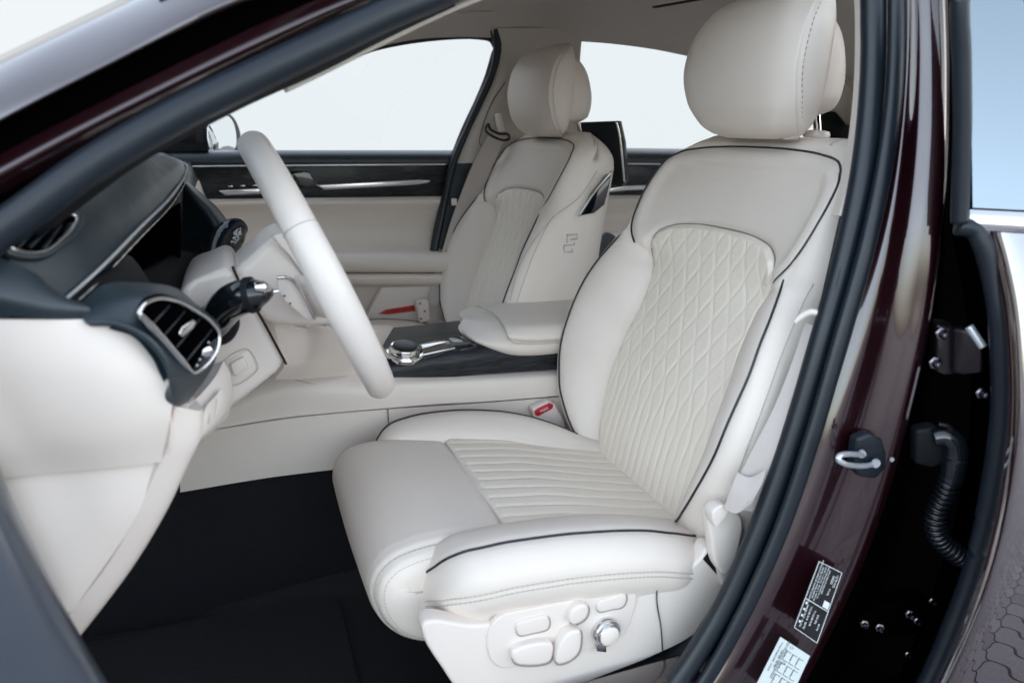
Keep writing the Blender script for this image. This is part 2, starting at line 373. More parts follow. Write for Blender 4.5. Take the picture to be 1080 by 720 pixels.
def make_seat(side, X0, Yc, name_label):
    seat = empty('front_seat', (0, 0, 0), car)
    if name_label: seat['label'] = name_label
    O = np.array([X0, Yc, .246]); Yq = np.array([0, -side, 0.])      # side=-1: driver, q grows to +Y
    def L(q, v, w):
        q, v, w = np.broadcast_arrays(q, v, w)
        return O+q[..., None]*Yq+v[..., None]*AV+w[..., None]*AN
    # ---- backrest shell
    vs = np.concatenate([np.linspace(-.05, .575, 230), .575+.066*np.sin(np.linspace(0, math.pi/2, 26)[1:])])
    rows = []
    for v in vs:
        ui, ur, wr, Wd = [float(sm(v, t)) for t in (UI, UR, WR, WO)]
        q1 = np.concatenate([np.linspace(0, ui, 46, endpoint=False), np.linspace(ui, ur, 44)])
        w1 = bolster_front(q1, np.full(q1.shape, v))
        V_ = np.full(q1.shape, v)
        w1 = w1+groove(q1, V_, INS, .006, .006)+groove(q1, V_, BOL, .0015, .003)+groove(q1, V_, SHO, .0025, .004)
        w1 = w1+.004*np.exp(-((dist_poly(q1, V_, SHO)-.016)/.012)**2)*(v > .40)
        a = np.linspace(0, math.pi/2, 16)[1:]; Wd = max(Wd, ur+.004)
        q2 = ur+(Wd-ur)*np.sin(a); w2 = wr-.05*(1-np.cos(a))
        wback = -.115+.02*sstep(.3, .6, v)-(.03 if side > 0 else 0)
        q3 = np.array([Wd-.001, Wd-.004, Wd-.010, Wd-.022, Wd-.045, Wd-.09, Wd*.4, 0]); w3 = np.array([-.03, -.055, -.078, -.095, -.106, -.112, -.115, -.115])*(-wback/.115)
        q = np.concatenate([q1, q2, q3]); w_ = np.concatenate([w1, w2, w3])
        if v > .575:
            s = (v-.575)/.066; k = math.sqrt(max(1-s*s, 0)); mid = -.045
            w_ = mid+(w_-mid)*(k*.98+.0)
        rows.append(L(np.concatenate([q, -q[-2:0:-1]]), v, np.concatenate([w_, w_[-2:0:-1]])))
    G = np.array(rows)
    back = gridmesh('backrest', G, M['leather'], seat, cv=True, caps=True)
    # ---- quilted centre panel of the backrest
    vi = np.concatenate([np.linspace(-.04, .395, 330), .395+.074*np.sin(np.linspace(0, math.pi/2, 40)[1:])])
    top = np.array(INS_TOP)
    def hw(v):
        return float(sm(v, UI)) if v < .395 else float(np.interp(v, top[:, 1], top[:, 0]))
    nq = 261; Q = np.array([np.linspace(-1, 1, nq)*max(hw(v)-.0015, .0005) for v in vi]); V_ = np.repeat(vi[:, None], nq, 1)
    dd = dist_poly(np.abs(Q), V_, INS); tap = sstep(0, .010, dd)
    H = bolster_front(Q, V_)+.0075*tap-.0045+quilt(Q, V_)*tap*(2.2 if side > 0 else 1)
    Gi = L(Q, V_, H)
    ins = gridmesh('backrest_insert', Gi, M['perf'], seat, flip=(side > 0))
    # ---- piping
    def onback(Lp, lift=.0006, sgn=1):
        P = np.array(Lp); P = cr(P, 90); q = P[:, 0]; v = P[:, 1]
        w_ = bolster_front(q, v)
        k = np.sqrt(np.clip(1-(np.clip(v-.575, 0, .066)/.066)**2, 0, 1)); w_ = np.where(v > .575, -.045+(w_+.045)*k*.98, w_)
        return L(sgn*q, v, w_+lift)
    full = [(-a, b) for a, b in SHO[:-1]]+[(a, b) for a, b in SHO[::-1]]
    def onback_full(Lp, lift):
        P = cr(np.array(Lp), 200); q = P[:, 0]; v = P[:, 1]; w_ = bolster_front(q, v)
        k = np.sqrt(np.clip(1-(np.clip(v-.575, 0, .066)/.066)**2, 0, 1)); w_ = np.where(v > .575, -.045+(w_+.045)*k*.98, w_)
        return L(q, v, w_+lift)
    IO = [(a*.998, b) for a, b in INS]; IO = [(-a, b) for a, b in IO[:-1]]+IO[::-1]
    tube('insert_seam', onback_full(IO, -.0046), .0011, M['seam'], seat, seg=6, smooth_path=False)
    tube('piping', onback_full(full[1:-1], -.0004), .0018, M['piping'], seat, seg=8, smooth_path=False)
    for sg in (1, -1):
        tube('piping', onback(BOL+[(.222, .428)], .0002, sg), .0018, M['piping'], seat, seg=8, smooth_path=False)
        # twin-needle seam down the bolster's outer face
        vv = np.linspace(.0, .42, 260); ur = sm(vv, UR); Wd = sm(vv, WO)
        for aa in (.95,):
            q = ur+(Wd-ur)*math.sin(aa); w_ = sm(vv, WR)-.05*(1-math.cos(aa))
            P = L(sg*q, vv, w_+.0005)
            tube('stitching', P, np.tile([.0007, .0011, .0011, .0007], 65), M['stitch'], seat, seg=6, smooth_path=False)
    # ---- cushion (f = forward, z = up, both in metres from the bite line on the floor plane)
    def C(f, q, z):
        f, q, z = np.broadcast_arrays(f, q, z)
        return np.stack([X0-f+(.03 if side > 0 else 0), Yc+q*Yq[1], z-(.032 if side > 0 else 0)], -1)
    prof = np.array([(-.06, .235), (0, .248), (.06, .262), (.12, .277), (.20, .297), (.27, .308), (.31, .314), (.36, .322), (.41, .327), (.45, .326), (.48, .318),
                     (.500, .300), (.508, .275), (.505, .248), (.495, .222), (.478, .198), (.455, .180), (.43, .168), (.40, .160)])
    P = even(cr(prof, 300), 150); T = np.gradient(P, axis=0); T /= np.linalg.norm(T, axis=1, keepdims=True); Nn = np.stack([-T[:, 1], T[:, 0]], 1)
    hwf = sm(P[:, 0], [(-.06, .17), (.25, .185), (.36, .192), (.42, .198), (.51, .205)])
    inside = np.interp(np.arange(150), [0, 60, 110, 149], [1, 1, 1, 1])
    rows = []
    for i in range(150):
        h = hwf[i]; a = np.linspace(0, math.pi/2, 14)
        qf = np.linspace(0, h-.035, 40, endpoint=False); wf = np.zeros(40)+.004*np.cos(qf/h*math.pi/2)
        qs = h-.035+.035*np.sin(a); ws = -.035*(1-np.cos(a))
        qd = np.array([h, h-.001, h-.004]); wd = np.array([-.05, -.065, -.08])
        q = np.concatenate([qf, qs, qd]); w_ = np.concatenate([wf, ws, wd])
        fr = P[i, 0]+Nn[i, 0]*w_; zz = P[i, 1]+Nn[i, 1]*w_
        seam = .31
        dz = -.004*np.exp(-((fr-seam)/.005)**2)*(P[i, 1] > .25) if i < 100 else 0
        dz = dz-.003*np.exp(-((np.abs(q)-(h-.018))/.004)**2)*(P[i, 0] > .40) if True else dz
        fr = fr+Nn[i, 0]*dz; zz = zz+Nn[i, 1]*dz
        rows.append(C(np.concatenate([fr[::-1], fr[1:]]), np.concatenate([-q[::-1], q[1:]]), np.concatenate([zz[::-1], zz[1:]])))
    G = np.array(rows)
    cush = gridmesh('thigh_support', G, M['leather'], seat)
    # stitched seam round each end of the front roll
    for sg in (1, -1):
        for off in (.018, .006):
            ii = np.arange(62, 146); ang = math.asin(min(1, (off and (.035-off)/.035))); ww = -.035*(1-math.cos(ang))
            Pq = [C(P[i, 0]+Nn[i, 0]*(ww-.001), sg*(hwf[i]-off), P[i, 1]+Nn[i, 1]*(ww-.001)) for i in ii]
            tube('stitching', even(np.array(Pq), 240), np.tile([.0006, .001, .001, .0006], 60), M['stitch'], seat, seg=6, smooth_path=False)
    # channelled centre of the cushion
    fi = np.linspace(-.03, .309, 150); nq = 221
    Hc = sm(fi, [(-.03, .142), (.05, .146), (.2, .156), (.309, .166)])
    Q = Hc[:, None]*np.linspace(-1, 1, nq)[None]; Fi = np.repeat(fi[:, None], nq, 1)
    base = np.interp(fi, P[:90, 0], P[:90, 1])[:, None]+.004
    bd = np.minimum(np.minimum(Hc[:, None]-np.abs(Q), .309-Fi), .05); tap = sstep(0, .012, bd)
    p = .030; best = np.full(Q.shape, 9.)
    for k in range(-7, 8):
        c = (k+.5)*p+(-1)**k*.0018*np.sin(Fi*2*math.pi/.13+.6)*sstep(.31, .15, Fi)
        best = np.minimum(best, np.abs(Q-c))
    H = base+.0045*tap-.003+tap*(-.0016*np.exp(-(best/.0048)**2)-.0006*np.exp(-(best/.0014)**2))
    gridmesh('cushion_insert', C(Fi, Q, H), M['perf'], seat, flip=(side < 0))
    # ---- side bolsters of the cushion, piping and seams
    for sg in (1, -1):
        if sg > 0: qp = [(-.05, .165), (.02, .170), (.1, .192), (.2, .214), (.3, .222), (.36, .220), (.40, .216), (.425, .207), (.44, .19)]
        else: qp = [(-.05, .20), (.02, .22), (.1, .243), (.2, .250), (.3, .246), (.36, .240), (.40, .230), (.425, .218), (.44, .20)]
        zp = [(-.05, .255), (.02, .272), (.08, .300), (.14, .322), (.2, .335), (.27, .343), (.33, .345), (.38, .340), (.41, .332), (.43, .318), (.445, .295), (.452, .27)]
        F_ = np.concatenate([np.linspace(-.05, .38, 70), .38+.072*np.sin(np.linspace(0, math.pi/2, 26)[1:])])
        rows = []
        for f in F_:
            q0 = float(sm(f, qp)); z0 = float(sm(f, zp)); e = 1
            if f > .38: e = math.sqrt(max(1-((f-.38)/.0722)**2, 0))
            qi = float(sm(f, [(-.05, .10), (.3, .13), (.45, .15)])); zi = float(np.interp(min(f, .44), P[:90, 0], P[:90, 1]))-.012
            ctl = np.array([(qi, zi-.05), (qi+.01, zi-.02), (qi+(q0-qi)*.35, zi+(z0-zi)*.55+.002), (q0-.022, z0+.001), (q0, z0), (q0+.018, z0-.007), (q0+.034, z0-.026), (q0+.037, z0-.047), (q0+.034, z0-.066), (q0+.026, z0-.085), (q0+.015, z0-.11), (q0-.01, z0-.13)])
            c0 = np.array([q0-.03, z0-.055]); ctl = c0+(ctl-c0)*(.02+.98*e)
            R = cr(ctl, 70)
            t = np.linspace(0, 1, 70)
            nrm = np.gradient(R, axis=0); nrm = np.stack([-nrm[:, 1], nrm[:, 0]], 1); nrm /= np.maximum(np.linalg.norm(nrm, axis=1, keepdims=True), 1e-9)
            ds = np.linalg.norm(R-ctl[4], axis=1); dm = np.linalg.norm(R-ctl[7], axis=1)
            R = R-nrm*0+np.outer(-.0018*np.exp(-(ds/.004)**2)-.0022*np.exp(-(dm/.003)**2), [1, 0])*e+np.outer(-.0012*np.exp(-(ds/.004)**2), [0, 1])*e
            rows.append(C(f, sg*R[:, 0], R[:, 1]))
        G = np.array(rows)
        o = gridmesh('cushion_bolster', G, M['leather'], seat, flip=(side*sg > 0))
        ff = np.concatenate([np.linspace(-.04, .38, 60), .38+.06*np.sin(np.linspace(0, math.pi/2, 16)[1:])])
        def bp(f, k):
            q0 = float(sm(f, qp)); z0 = float(sm(f, zp)); e = 1 if f <= .38 else math.sqrt(max(1-((f-.38)/.0722)**2, 0))
            off = [(0, 0), (.037, -.047)][k]; c0 = np.array([q0-.03, z0-.055]); r = c0+(np.array([q0+off[0], z0+off[1]])-c0)*(.02+.98*e)
            return C(f, sg*(r[0]), r[1])
        tube('piping', np.array([bp(f, 0) for f in ff]), .0018, M['piping'], seat, seg=8, smooth_path=False)
        if sg < 0:
            for dz in (.004, -.004):
                Pq = np.array([bp(f, 1)+np.array([0, 0, dz]) for f in ff])
                tube('stitching', even(Pq, 320), np.tile([.0006, .0011, .0011, .0006], 80), M['stitch'], seat, seg=6, smooth_path=False)
    # ---- headrest: padded front and a rear shell on two posts
    def headpart(name, z0, z1, tabs, m, n=120):
        rows = []
        for s in np.linspace(-1, 1, 70):
            z = (z0+z1)/2+(z1-z0)/2*math.sin(s*math.pi/2)
            rows.append(tabs((z-z0)/(z1-z0), z))
        return gridmesh(name, np.array(rows), m, seat, cv=True, caps=True)
    def HX(x, q, z): return np.stack([X0-.113+x, Yc+q*Yq[1], z-(.010 if side > 0 else 0)], -1)
    def fpad(t, z):
        hwid = float(sm(t, [(0, .082), (.04, .106), (.12, .124), (.28, .138), (.5, .142), (.7, .139), (.85, .129), (.95, .108), (1, .082)]))
        xf = float(sm(t, [(0, .290), (.03, .272), (.10, .254), (.25, .238), (.45, .232), (.7, .240), (.88, .262), (.96, .285), (1, .31)]))
        xb = float(sm(t, [(0, .30), (.04, .312), (.12, .318), (.5, .322), (.9, .33), (1, .325)]))
        sx = xf+.020+.012*(1-math.sin(math.pi*min(max(t, 0), 1)))
        ctl = [(xf, 0), (xf+.0015, hwid*.45), (xf+.007, hwid*.78), (sx-.004, hwid*.955), (sx, hwid), (sx+.0015, hwid+.0005), (sx+(xb-sx)*.35, hwid+.004), (sx+(xb-sx)*.75, hwid), (xb-.004, hwid*.93), (xb, hwid*.80), (xb, hwid*.3), (xb, 0)]
        R = cr(np.array(ctl), 80)
        dsm = np.linalg.norm(R-np.array([sx+.0015, hwid+.0005]), axis=1); R[:, 1] -= .0022*np.exp(-(dsm/.0028)**2)
        R = np.vstack([R, (R*[1, -1])[-2:0:-1]])
        return HX(R[:, 0], R[:, 1], np.full(len(R), z))
    h = headpart('headrest', .840, 1.062, fpad, M['leather'])
    for sg in (1, -1):
        Ls = []
        for s in np.linspace(-.80, .86, 140):
            t = .5+.5*math.sin(s*math.pi/2); z = .840+.222*t
            hwid = float(sm(t, [(0, .082), (.04, .106), (.12, .124), (.28, .138), (.5, .142), (.7, .139), (.85, .129), (.95, .108), (1, .082)]))
            xf = float(sm(t, [(0, .290), (.03, .272), (.10, .254), (.25, .238), (.45, .232), (.7, .240), (.88, .262), (.96, .285), (1, .31)]))
            Ls.append((xf+.026+.012*(1-math.sin(math.pi*t)), sg*(hwid+.0012), z))
        Ls = np.array(Ls)
        tube('stitching', HX(Ls[:, 0]+.002, Ls[:, 1], Ls[:, 2]), np.tile([.0008, .0012, .0012, .0008], 35), M['seam'], seat, seg=6, smooth_path=False)
    def rpad(t, z):
        hwid = float(sm(t, [(0, .078), (.06, .094), (.2, .102), (.6, .101), (.85, .091), (1, .066)]))
        xb = float(sm(t, [(0, .36), (.1, .388), (.35, .396), (.7, .384), (.92, .362), (1, .34)]))
        ctl = [(.300, 0), (.300, hwid*.9), (.315, hwid), (xb-.02, hwid*.97), (xb-.004, hwid*.86), (xb, hwid*.6), (xb, 0)]
        R = cr(np.array(ctl), 50); R = np.vstack([R, (R*[1, -1])[-2:0:-1]])
        return HX(R[:, 0], R[:, 1], np.full(len(R), z))
    headpart('headrest_shell', .872, 1.040, rpad, M['leather'])
    for sg in (1, -1):
        tube('headrest_post', HX(np.array([.372, .374, .369, .362]), np.array([sg*.062]*4), np.array([.80, .850, .875, .91])), .0062, M['chrome2'], seat, seg=16)
        disc('post_collar', HX(np.array(.373), np.array(sg*.062), np.array(.842)), (.05, 0, 1), [(.001, 0), (.020, 0), (.021, .004), (.019, .009), (.012, .011), (.001, .0115)], M['plastic'], seat)
    # small embossed emblem on the headrest
    for k, (dq, dz, hh) in enumerate([(-.022, .002, .006), (-.012, 0, .008), (0, 0, .012), (.012, 0, .008), (.022, .002, .006)]):
        z = .967+dz
        P_ = HX(np.array([.2375, .2372]), np.array([dq, dq+.003]), np.array([z-hh/2, z+hh/2]))
        tube('emblem', P_, .0009, M['leather'], seat, seg=6, smooth_path=False)
    # ---- plastic base, switches (outboard side)
    def S(x, y, out=.278): return px(x, y, -.407-out)
    def mirror(Pp):
        Pp = np.array(Pp, float)
        if side > 0: Pp[..., 1] = -Pp[..., 1]
        Pp[..., 0] += X0-.113
        return Pp
    vo = [(455, 654), (500, 659), (560, 650), (620, 631), (680, 614), (722, 602), (740, 588), (746, 577), (754, 576), (764, 590), (768, 612), (760, 640), (735, 668), (690, 692), (640, 712), (600, 727), (560, 737), (520, 742), (488, 732), (466, 704), (447, 672), (446, 658)]
    base = slab('seat_base', mirror([S(*p, out=.272) for p in vo]), (0, -side*.028, 0), M['plastic'], seat, .009, 5, 110)
    po = [(516, 664), (528, 650), (560, 642), (610, 632), (650, 623), (668, 621), (672, 630), (667, 650), (657, 670), (630, 682), (590, 692), (550, 702), (528, 704), (516, 692)]
    slab('switch_panel', mirror([S(*p, out=.2755) for p in po]), (0, -side*.01, 0), M['plastic'], seat, .0022, 3, 70)
    def sw(name, Lp, out, m='plastic', bev=.0022, n=30, d=.012):
        cx_, cy_ = np.mean(np.array(Lp), 0); gap = [(cx_+(a-cx_)*1.04+(1 if a > cx_ else -1)*.3, cy_+(b-cy_)*1.04+(1 if b > cy_ else -1)*.3) for a, b in Lp]
        if m == 'plastic': slab('switch_gap', mirror([S(*p, out=.2761) for p in gap]), (0, -side*.002, 0), M['gap'], seat, 0, 1, n)
        return slab(name, mirror([S(*p, out=out) for p in Lp]), (0, -side*d, 0), M[m], seat, bev, 3, n)
    sw('memory_button', [(546, 658), (560, 653), (577, 650), (580, 656), (578, 663), (562, 668), (548, 670), (545, 664)], .280)
    sw('memory_button', [(632, 635), (645, 630), (660, 627), (661, 633), (657, 640), (645, 643), (632, 645), (630, 640)], .280)
    sw('seat_switch', [(541, 688), (552, 682), (583, 679), (584, 688), (580, 698), (552, 702), (543, 699)], .288, bev=.004, d=.02)
    sw('seat_switch', [(588, 700), (590, 682), (600, 668), (612, 665), (614, 672), (610, 690), (598, 699)], .292, bev=.004, d=.024)
    sw('seat_switch', [(601, 655), (604, 644), (613, 638), (621, 640), (620, 650), (614, 656), (605, 659)], .288, bev=.004, d=.02)
    c = mirror([px(638, 664, -.407-.277)])[0]; nrm = (0, side, 0)
    disc('lumbar_dial', c, nrm, [(.001, -.002), (.0205, -.002), (.0205, .008), (.0185, .0105), (.0165, .0105), (.0155, .009), (.0150, .0125), (.013, .0145), (.001, .015)], M['chrome'], seat, 56)
    disc('dial_face', c+np.array(nrm)*.0148, nrm, [(.001, -.003), (.0140, -.003), (.0140, 0), (.012, .0015), (.001, .002)], M['plastic'], seat, 48)
    sw('dial_stop', [(628, 676), (640, 676), (640, 688), (630, 687)], .283, 'chrome', .0015, None, .01)
    tube('seam_line', mirror([S(693, 614, .2745), S(693, 635, .2745), S(697, 660, .2745), S(699, 688, .274)]), .0009, M['piping'], seat, seg=6)
    return seat, L, C
driver, DL, DC = make_seat(-1, .113, -.407, 'nearer front seat beside the open door, with switches on its base')
passenger, PL, PC = make_seat(1, .090, .407, 'farther front seat beyond the centre console')
# ------------------------------------------------------------------ floor, tunnel, roof lining
fl = slab('floor_carpet', [(-1.25, -.74, 0), (1.3, -.74, 0), (1.3, .76, 0), (-1.25, .76, 0)], (0, 0, -.04), M['carpet'], car, 0)
sheet('footwell_carpet', [[(x, .0+0*x, z) for x, z in ()] or [(80, 520, -.10), (230, 512, -.12), (375, 490, -.125), (600, 470, -.125)],
                          [(80, 690, -.16), (230, 640, -.17), (375, 600, -.18), (600, 560, -.18)]], M['carpet'], car, .02, 20, 10)
fw = sheet('firewall_carpet', [[(-300, 300, .65), (-60, 470, -.72)], [(-320, 700, .65), (-150, 900, -.72)]], M['carpet'], car, .03, 20, 10, away=(-1, 0, 0))
bpy.data.objects.remove(fw)
gridmesh('firewall_carpet', np.array([[(-1.12, y, z) for y in (-.74, .76)] for z in (0, .3, .75)]+[[(-1.12, y, .75) for y in (-.74, .76)]]), M['carpet'], car)
gridmesh('toe_board_carpet', np.array([[(-1.10, -.74, .34), (-1.10, .76, .34)], [(-.86, -.74, .02), (-.86, .76, .02)]]), M['carpet'], car)
# headliner: from the far window tops across to the near door opening
ys = np.array([.60, .50, .30, 0, -.30, -.50, -.60])
rail = [(300, 62, .64), (340, 68, .64), (370, 58, .64), (400, 49.5, .64), (440, 42, .64), (480, 39.5, .63), (515, 40, .63), (560, 41, .625), (595, 43, .625), (640, 45.5, .625), (690, 52, .625), (730, 60, .625), (800, 72, .625), (860, 86, .62), (930, 100, .62)]
R0 = cr(pts(rail), 70)
xs = np.linspace(-.36, 1.7, 70)
zr = np.interp(xs, R0[:, 0], R0[:, 2], left=R0[0, 2])
rows = []
for k, (y, dz) in enumerate([(.628, 0), (.60, .022), (.53, .045), (.40, .062), (.2, .078), (0, .085), (-.2, .078), (-.40, .062), (-.50, .050), (-.555, .036), (-.578, .022)]):
    yy = np.full(70, y)
    rows.append(np.stack([xs, yy, zr+dz], 1))
HL = np.array(rows); HL = np.stack([cr(HL[:, k], 40) for k in range(70)], 1)
solid_sheet('headliner', HL, .012, M['liner'], car, (0, 0, 1))
RF = HL.copy(); RF[..., 2] += .035; RF[..., 1] *= 1.06
gridmesh('roof', RF, M['paint'], car)
# sunroof blind edges in the headliner
for a, b in (((690, 8), (770, -6)), ((640, -2), (900, -32))):
    P = np.array([pz(a[0], a[1], 1.125), pz((a[0]+b[0])/2, (a[1]+b[1])/2, 1.128), pz(b[0], b[1], 1.13)])
    tube('sunroof_edge', P, .004, M['black'], car, flat=(2.2, .6))

tube('grab_handle', pts([(478, 9), (492, 4), (520, 2.5), (526, 6), (520, 12), (500, 13.5), (482, 14)], .50), .0022, M['liner'], car, closed=True, n=60)
# ------------------------------------------------------------------ far front door (passenger side)
fd = empty('passenger_door', (0, 0, 0), car); fd['label'] = 'closed far front door with cream trim and dark wood strip'
def row(xs, y, Y): return [(x, y, Y) for x in xs]
XS = (150, 220, 300, 380, 440, 478)
sheet('door_belt', [[(x, 158.5, .775) for x in XS], [(x, 160, .745) for x in XS], [(x, 164, .728) for x in XS], [(x, 172, .722) for x in XS], [(x, 176, .732) for x in XS]], M['blackleather'], fd, .03, 20, 24)
tube('chrome_strip', pts([(150, 176.5), (220, 175.5), (340, 174.3), (478, 173.5)], .722), .0028, M['chrome'], fd, flat=(1, 1))
pslab('wood_trim', [(150, 176), (478, 173), (476, 190), (470, 212), (300, 212), (150, 216)], .730, .03, M['wood'], fd, .004)
pslab('door_handle', [(230, 201), (275, 198.5), (306, 197), (309, 203), (262, 205.5), (238, 206.5)], .718, .012, M['chrome'], fd, .003)
pslab('door_handle', [(333, 195), (390, 192), (440, 189.5), (455, 190), (453, 193), (440, 195), (390, 198), (342, 200.5)], .718, .012, M['chrome'], fd, .0035)
pslab('handle_recess', [(306, 180), (326, 181), (337, 196), (309, 199)], .726, .006, M['gloss'], fd, .002)
for k in range(4):
    rbox('memory_key', px(243+13*k, 196.5-.5*k, .722), [(1, 0, 0), (0, 0, 1), (0, 1, 0)], (.012, .004, .006), M['chrome'], fd, .0012)
# speaker/mirror sail panel and black corner
pslab('mirror_sail', [(150, 162), (176, 150), (206, 136), (217, 130), (220, 160)], .735, .02, M['black'], fd, .003)
xs_ = (150, 240, 320, 400, 445, 476)
sheet('door_panel', [[(x, 207+ (476-x)*.012, .728) for x in xs_], [(x, 212+(476-x)*.012, .716) for x in xs_], [(x, 225, .735) for x in xs_], [(x, 245, .742) for x in xs_],
                     [(x, 258, .728) for x in xs_], [(x, 264, .700) for x in xs_], [(x, 266.5, .668) for x in xs_]], M['trim'], fd, .03, 40, 50)
sheet('armrest', [[(x, 264.5, .70) for x in xs_], [(x, 267, .655) for x in xs_], [(x, 272, .640) for x in xs_], [(x, 281, .638) for x in xs_], [(x, 286, .65) for x in xs_], [(x, 288, .70) for x in xs_]], M['trim'], fd, .02, 30, 40)
sheet('door_panel_lower', [[(x, 288, .70) for x in xs_], [(x, 289.5, .655) for x in xs_], [(x, 293, .648) for x in xs_], [(x, 299, .655) for x in xs_], [(x, 303, .69) for x in xs_],
                           [(x, 330, .715) for x in xs_], [(x, 350, .72) for x in xs_], [(x, 420, .73) for x in xs_]], M['trim'], fd, .02, 30, 60)
pslab('map_pocket', [(388, 331), (402, 303), (470, 301), (478, 360), (380, 360)], .672, .04, M['trim'], fd, .006)
pslab('door_reflector', [(399, 331), (408, 326.5), (437, 322), (438, 328), (410, 331.5)], .668, .01, M['redlens'], fd, .0015)
# window glass and black frame
wf = [(150, 60, .64), (240, 118, .69), (300, 92, .67), (350, 70, .65)]
tube('window_frame', pts([(300, 90, .655), (350, 65, .648), (400, 48, .642), (460, 38.5, .638), (505, 37.5, .636), (519, 41, .637), (522.5, 50, .640), (517, 75, .652), (505, 106, .68), (490, 138, .71), (480, 163, .73)]), .0075, M['rubber'], fd, seg=10, n=90, flat=(1, 1.6))
gw = net([[(150, 60, .66), (300, 60, .655), (400, 38, .648), (523, 36, .645)], [(150, 162, .745), (300, 162, .745), (400, 162, .745), (486, 162, .745)]], 16, 8)
gridmesh('window_glass', gw, M['glass'], fd)
# outer mirror seen beyond the window
mr = empty('wing_mirror', (0, 0, 0), car)
def mp(L, d=0):                       # points on the mirror's own plane, turned to look back along the car
    n_ = np.array([.72, -.69, .05]); n_ /= np.linalg.norm(n_); P0 = px(237, 140, .96)+n_*d
    return np.array([CAM+ray(x, y)*(((P0-CAM)@n_)/(ray(x, y)@n_)) for x, y in L])
slab('mirror_housing', mp([(214, 128), (222, 119), (236, 117), (247, 122), (254, 135), (256, 150), (250, 163), (216, 165), (210, 148)]), (-.05, .05, 0), M['gloss'], mr, .012, 4, 50)
mg = mat('mirror_glass', (.93, .95, .96), .02, metal=1)
slab('mirror_glass', mp([(221, 128), (228, 122), (238, 121), (245, 127), (249, 140), (248, 157), (223, 160), (219, 142)], .003), (-.002, .002, 0), mg, mr, .001, 3, 50)
tube('mirror_foot', pts([(215, 168, .86), (222, 164, .92), (230, 160, 1.0)]), .02, M['gloss'], mr)

# ------------------------------------------------------------------ far centre pillar with belt
cp = empty('centre_pillar', (0, 0, 0), car); cp['label'] = 'far centre pillar with cream cover and belt anchor'
sheet('pillar_trim', [[(518, 30, .60), (524, 55, .625), (519, 82, .645), (505, 115, .67), (492, 145, .69), (482, 172, .70)],
                      [(540, 30, .59), (536, 60, .610), (529, 85, .622), (518, 112, .645), (505, 142, .665), (497, 172, .675)],
                      [(575, 30, .59), (570, 60, .605), (565, 90, .62), (560, 120, .64), (552, 145, .66), (545, 172, .675)],
                      [(615, 30, .61), (612, 60, .635), (612, 90, .65), (612, 120, .67), (612, 145, .69), (612, 172, .71)]], M['liner'], cp, .015, 40, 30)
tube('door_seal', pts([(521, 30, .61), (525.5, 50, .625), (522, 72, .642), (509, 103, .668), (494, 136, .695), (479, 170, .71), (468, 215, .715), (458, 262, .70), (448, 320, .69), (445, 360, .68)]), .012, M['rubber'], cp, n=90, flat=(1.25, 1))
sheet('lower_pillar_trim', [[(482, 168, .705), (474, 200, .71), (465, 240, .71), (452, 300, .70), (446, 360, .70)], [(560, 168, .70), (556, 200, .71), (550, 240, .71), (545, 300, .70), (540, 360, .70)]], M['blackleather'], cp, .02, 30, 20)
tube('pillar_seam', pts([(533, 87, .617), (519, 108, .640), (508, 138, .66), (506, 152, .662), (514, 156, .655)]), .0012, M['piping'], cp, seg=6)
rbox('belt_adjuster', px(527, 130, .625), [(.25, .1, -1), (1, 0, .25), (0, 1, 0)], (.055, .020, .022), M['plastic'], cp, .007)
tube('belt_loop', pts([(515, 131), (517, 136), (526, 141), (536, 142), (537, 146), (532, 148), (520, 144), (512, 137)], .612), .0038, M['darkmetal'], cp, closed=True, n=60)
bw = net([[(517, 139, .612), (510, 152, .62), (498, 175, .64), (486, 205, .665), (476, 232, .672), (462, 280, .672), (448, 325, .66)], [(532, 145, .612), (528, 156, .61), (517, 182, .63), (506, 212, .655), (496, 240, .66), (478, 290, .66), (456, 330, .65)]], 60, 8)
solid_sheet('seat_belt', bw, .0018, M['webbing'], cp)
rbox('belt_stop', px(479, 213, .655), [(1, 0, 0), (0, 0, 1), (0, 1, 0)], (.016, .020, .008), M['plastic'], cp, .003)
rbox('belt_anchor', px(446, 327, .645), [(1, 0, .1), (-.1, 0, 1), (0, 1, 0)], (.036, .070, .03), M['plastic'], cp, .008)
for dx, dy in ((-3, -7), (2, 1), (-2, 9)): disc('anchor_screw', px(446+dx, 327+dy, .628), (0, -1, 0), [(.001, 0), (.003, 0), (.003, .001), (.001, .0015)], M['darkmetal'], cp, 12)

# ------------------------------------------------------------------ far rear door, rear of the cabin
rd = empty('rear_passenger_door', (0, 0, 0), car); rd['label'] = 'closed far rear door behind the front seats'
XR = (600, 660, 740, 830, 930)
sheet('door_belt', [[(x, 155.5+(x-600)*.012, .775) for x in XR], [(x, 157+(x-600)*.012, .748) for x in XR], [(x, 162+(x-600)*.012, .73) for x in XR], [(x, 171+(x-600)*.012, .724) for x in XR], [(x, 176+(x-600)*.012, .736) for x in XR]], M['blackleather'], rd, .03, 20, 24)
tube('chrome_strip', pts([(600, 172), (700, 173.5), (800, 175), (930, 177)], .723), .0028, M['chrome'], rd)
pslab('wood_trim', [(600, 173), (930, 176), (930, 215), (600, 212)], .732, .03, M['wood'], rd, .004)
pslab('door_handle', [(641, 199), (660, 196), (700, 194.5), (740, 193), (740, 198), (700, 200), (662, 201), (642, 203)], .715, .015, M['chrome'], rd, .003)
XL = (595, 640, 700, 800, 930)
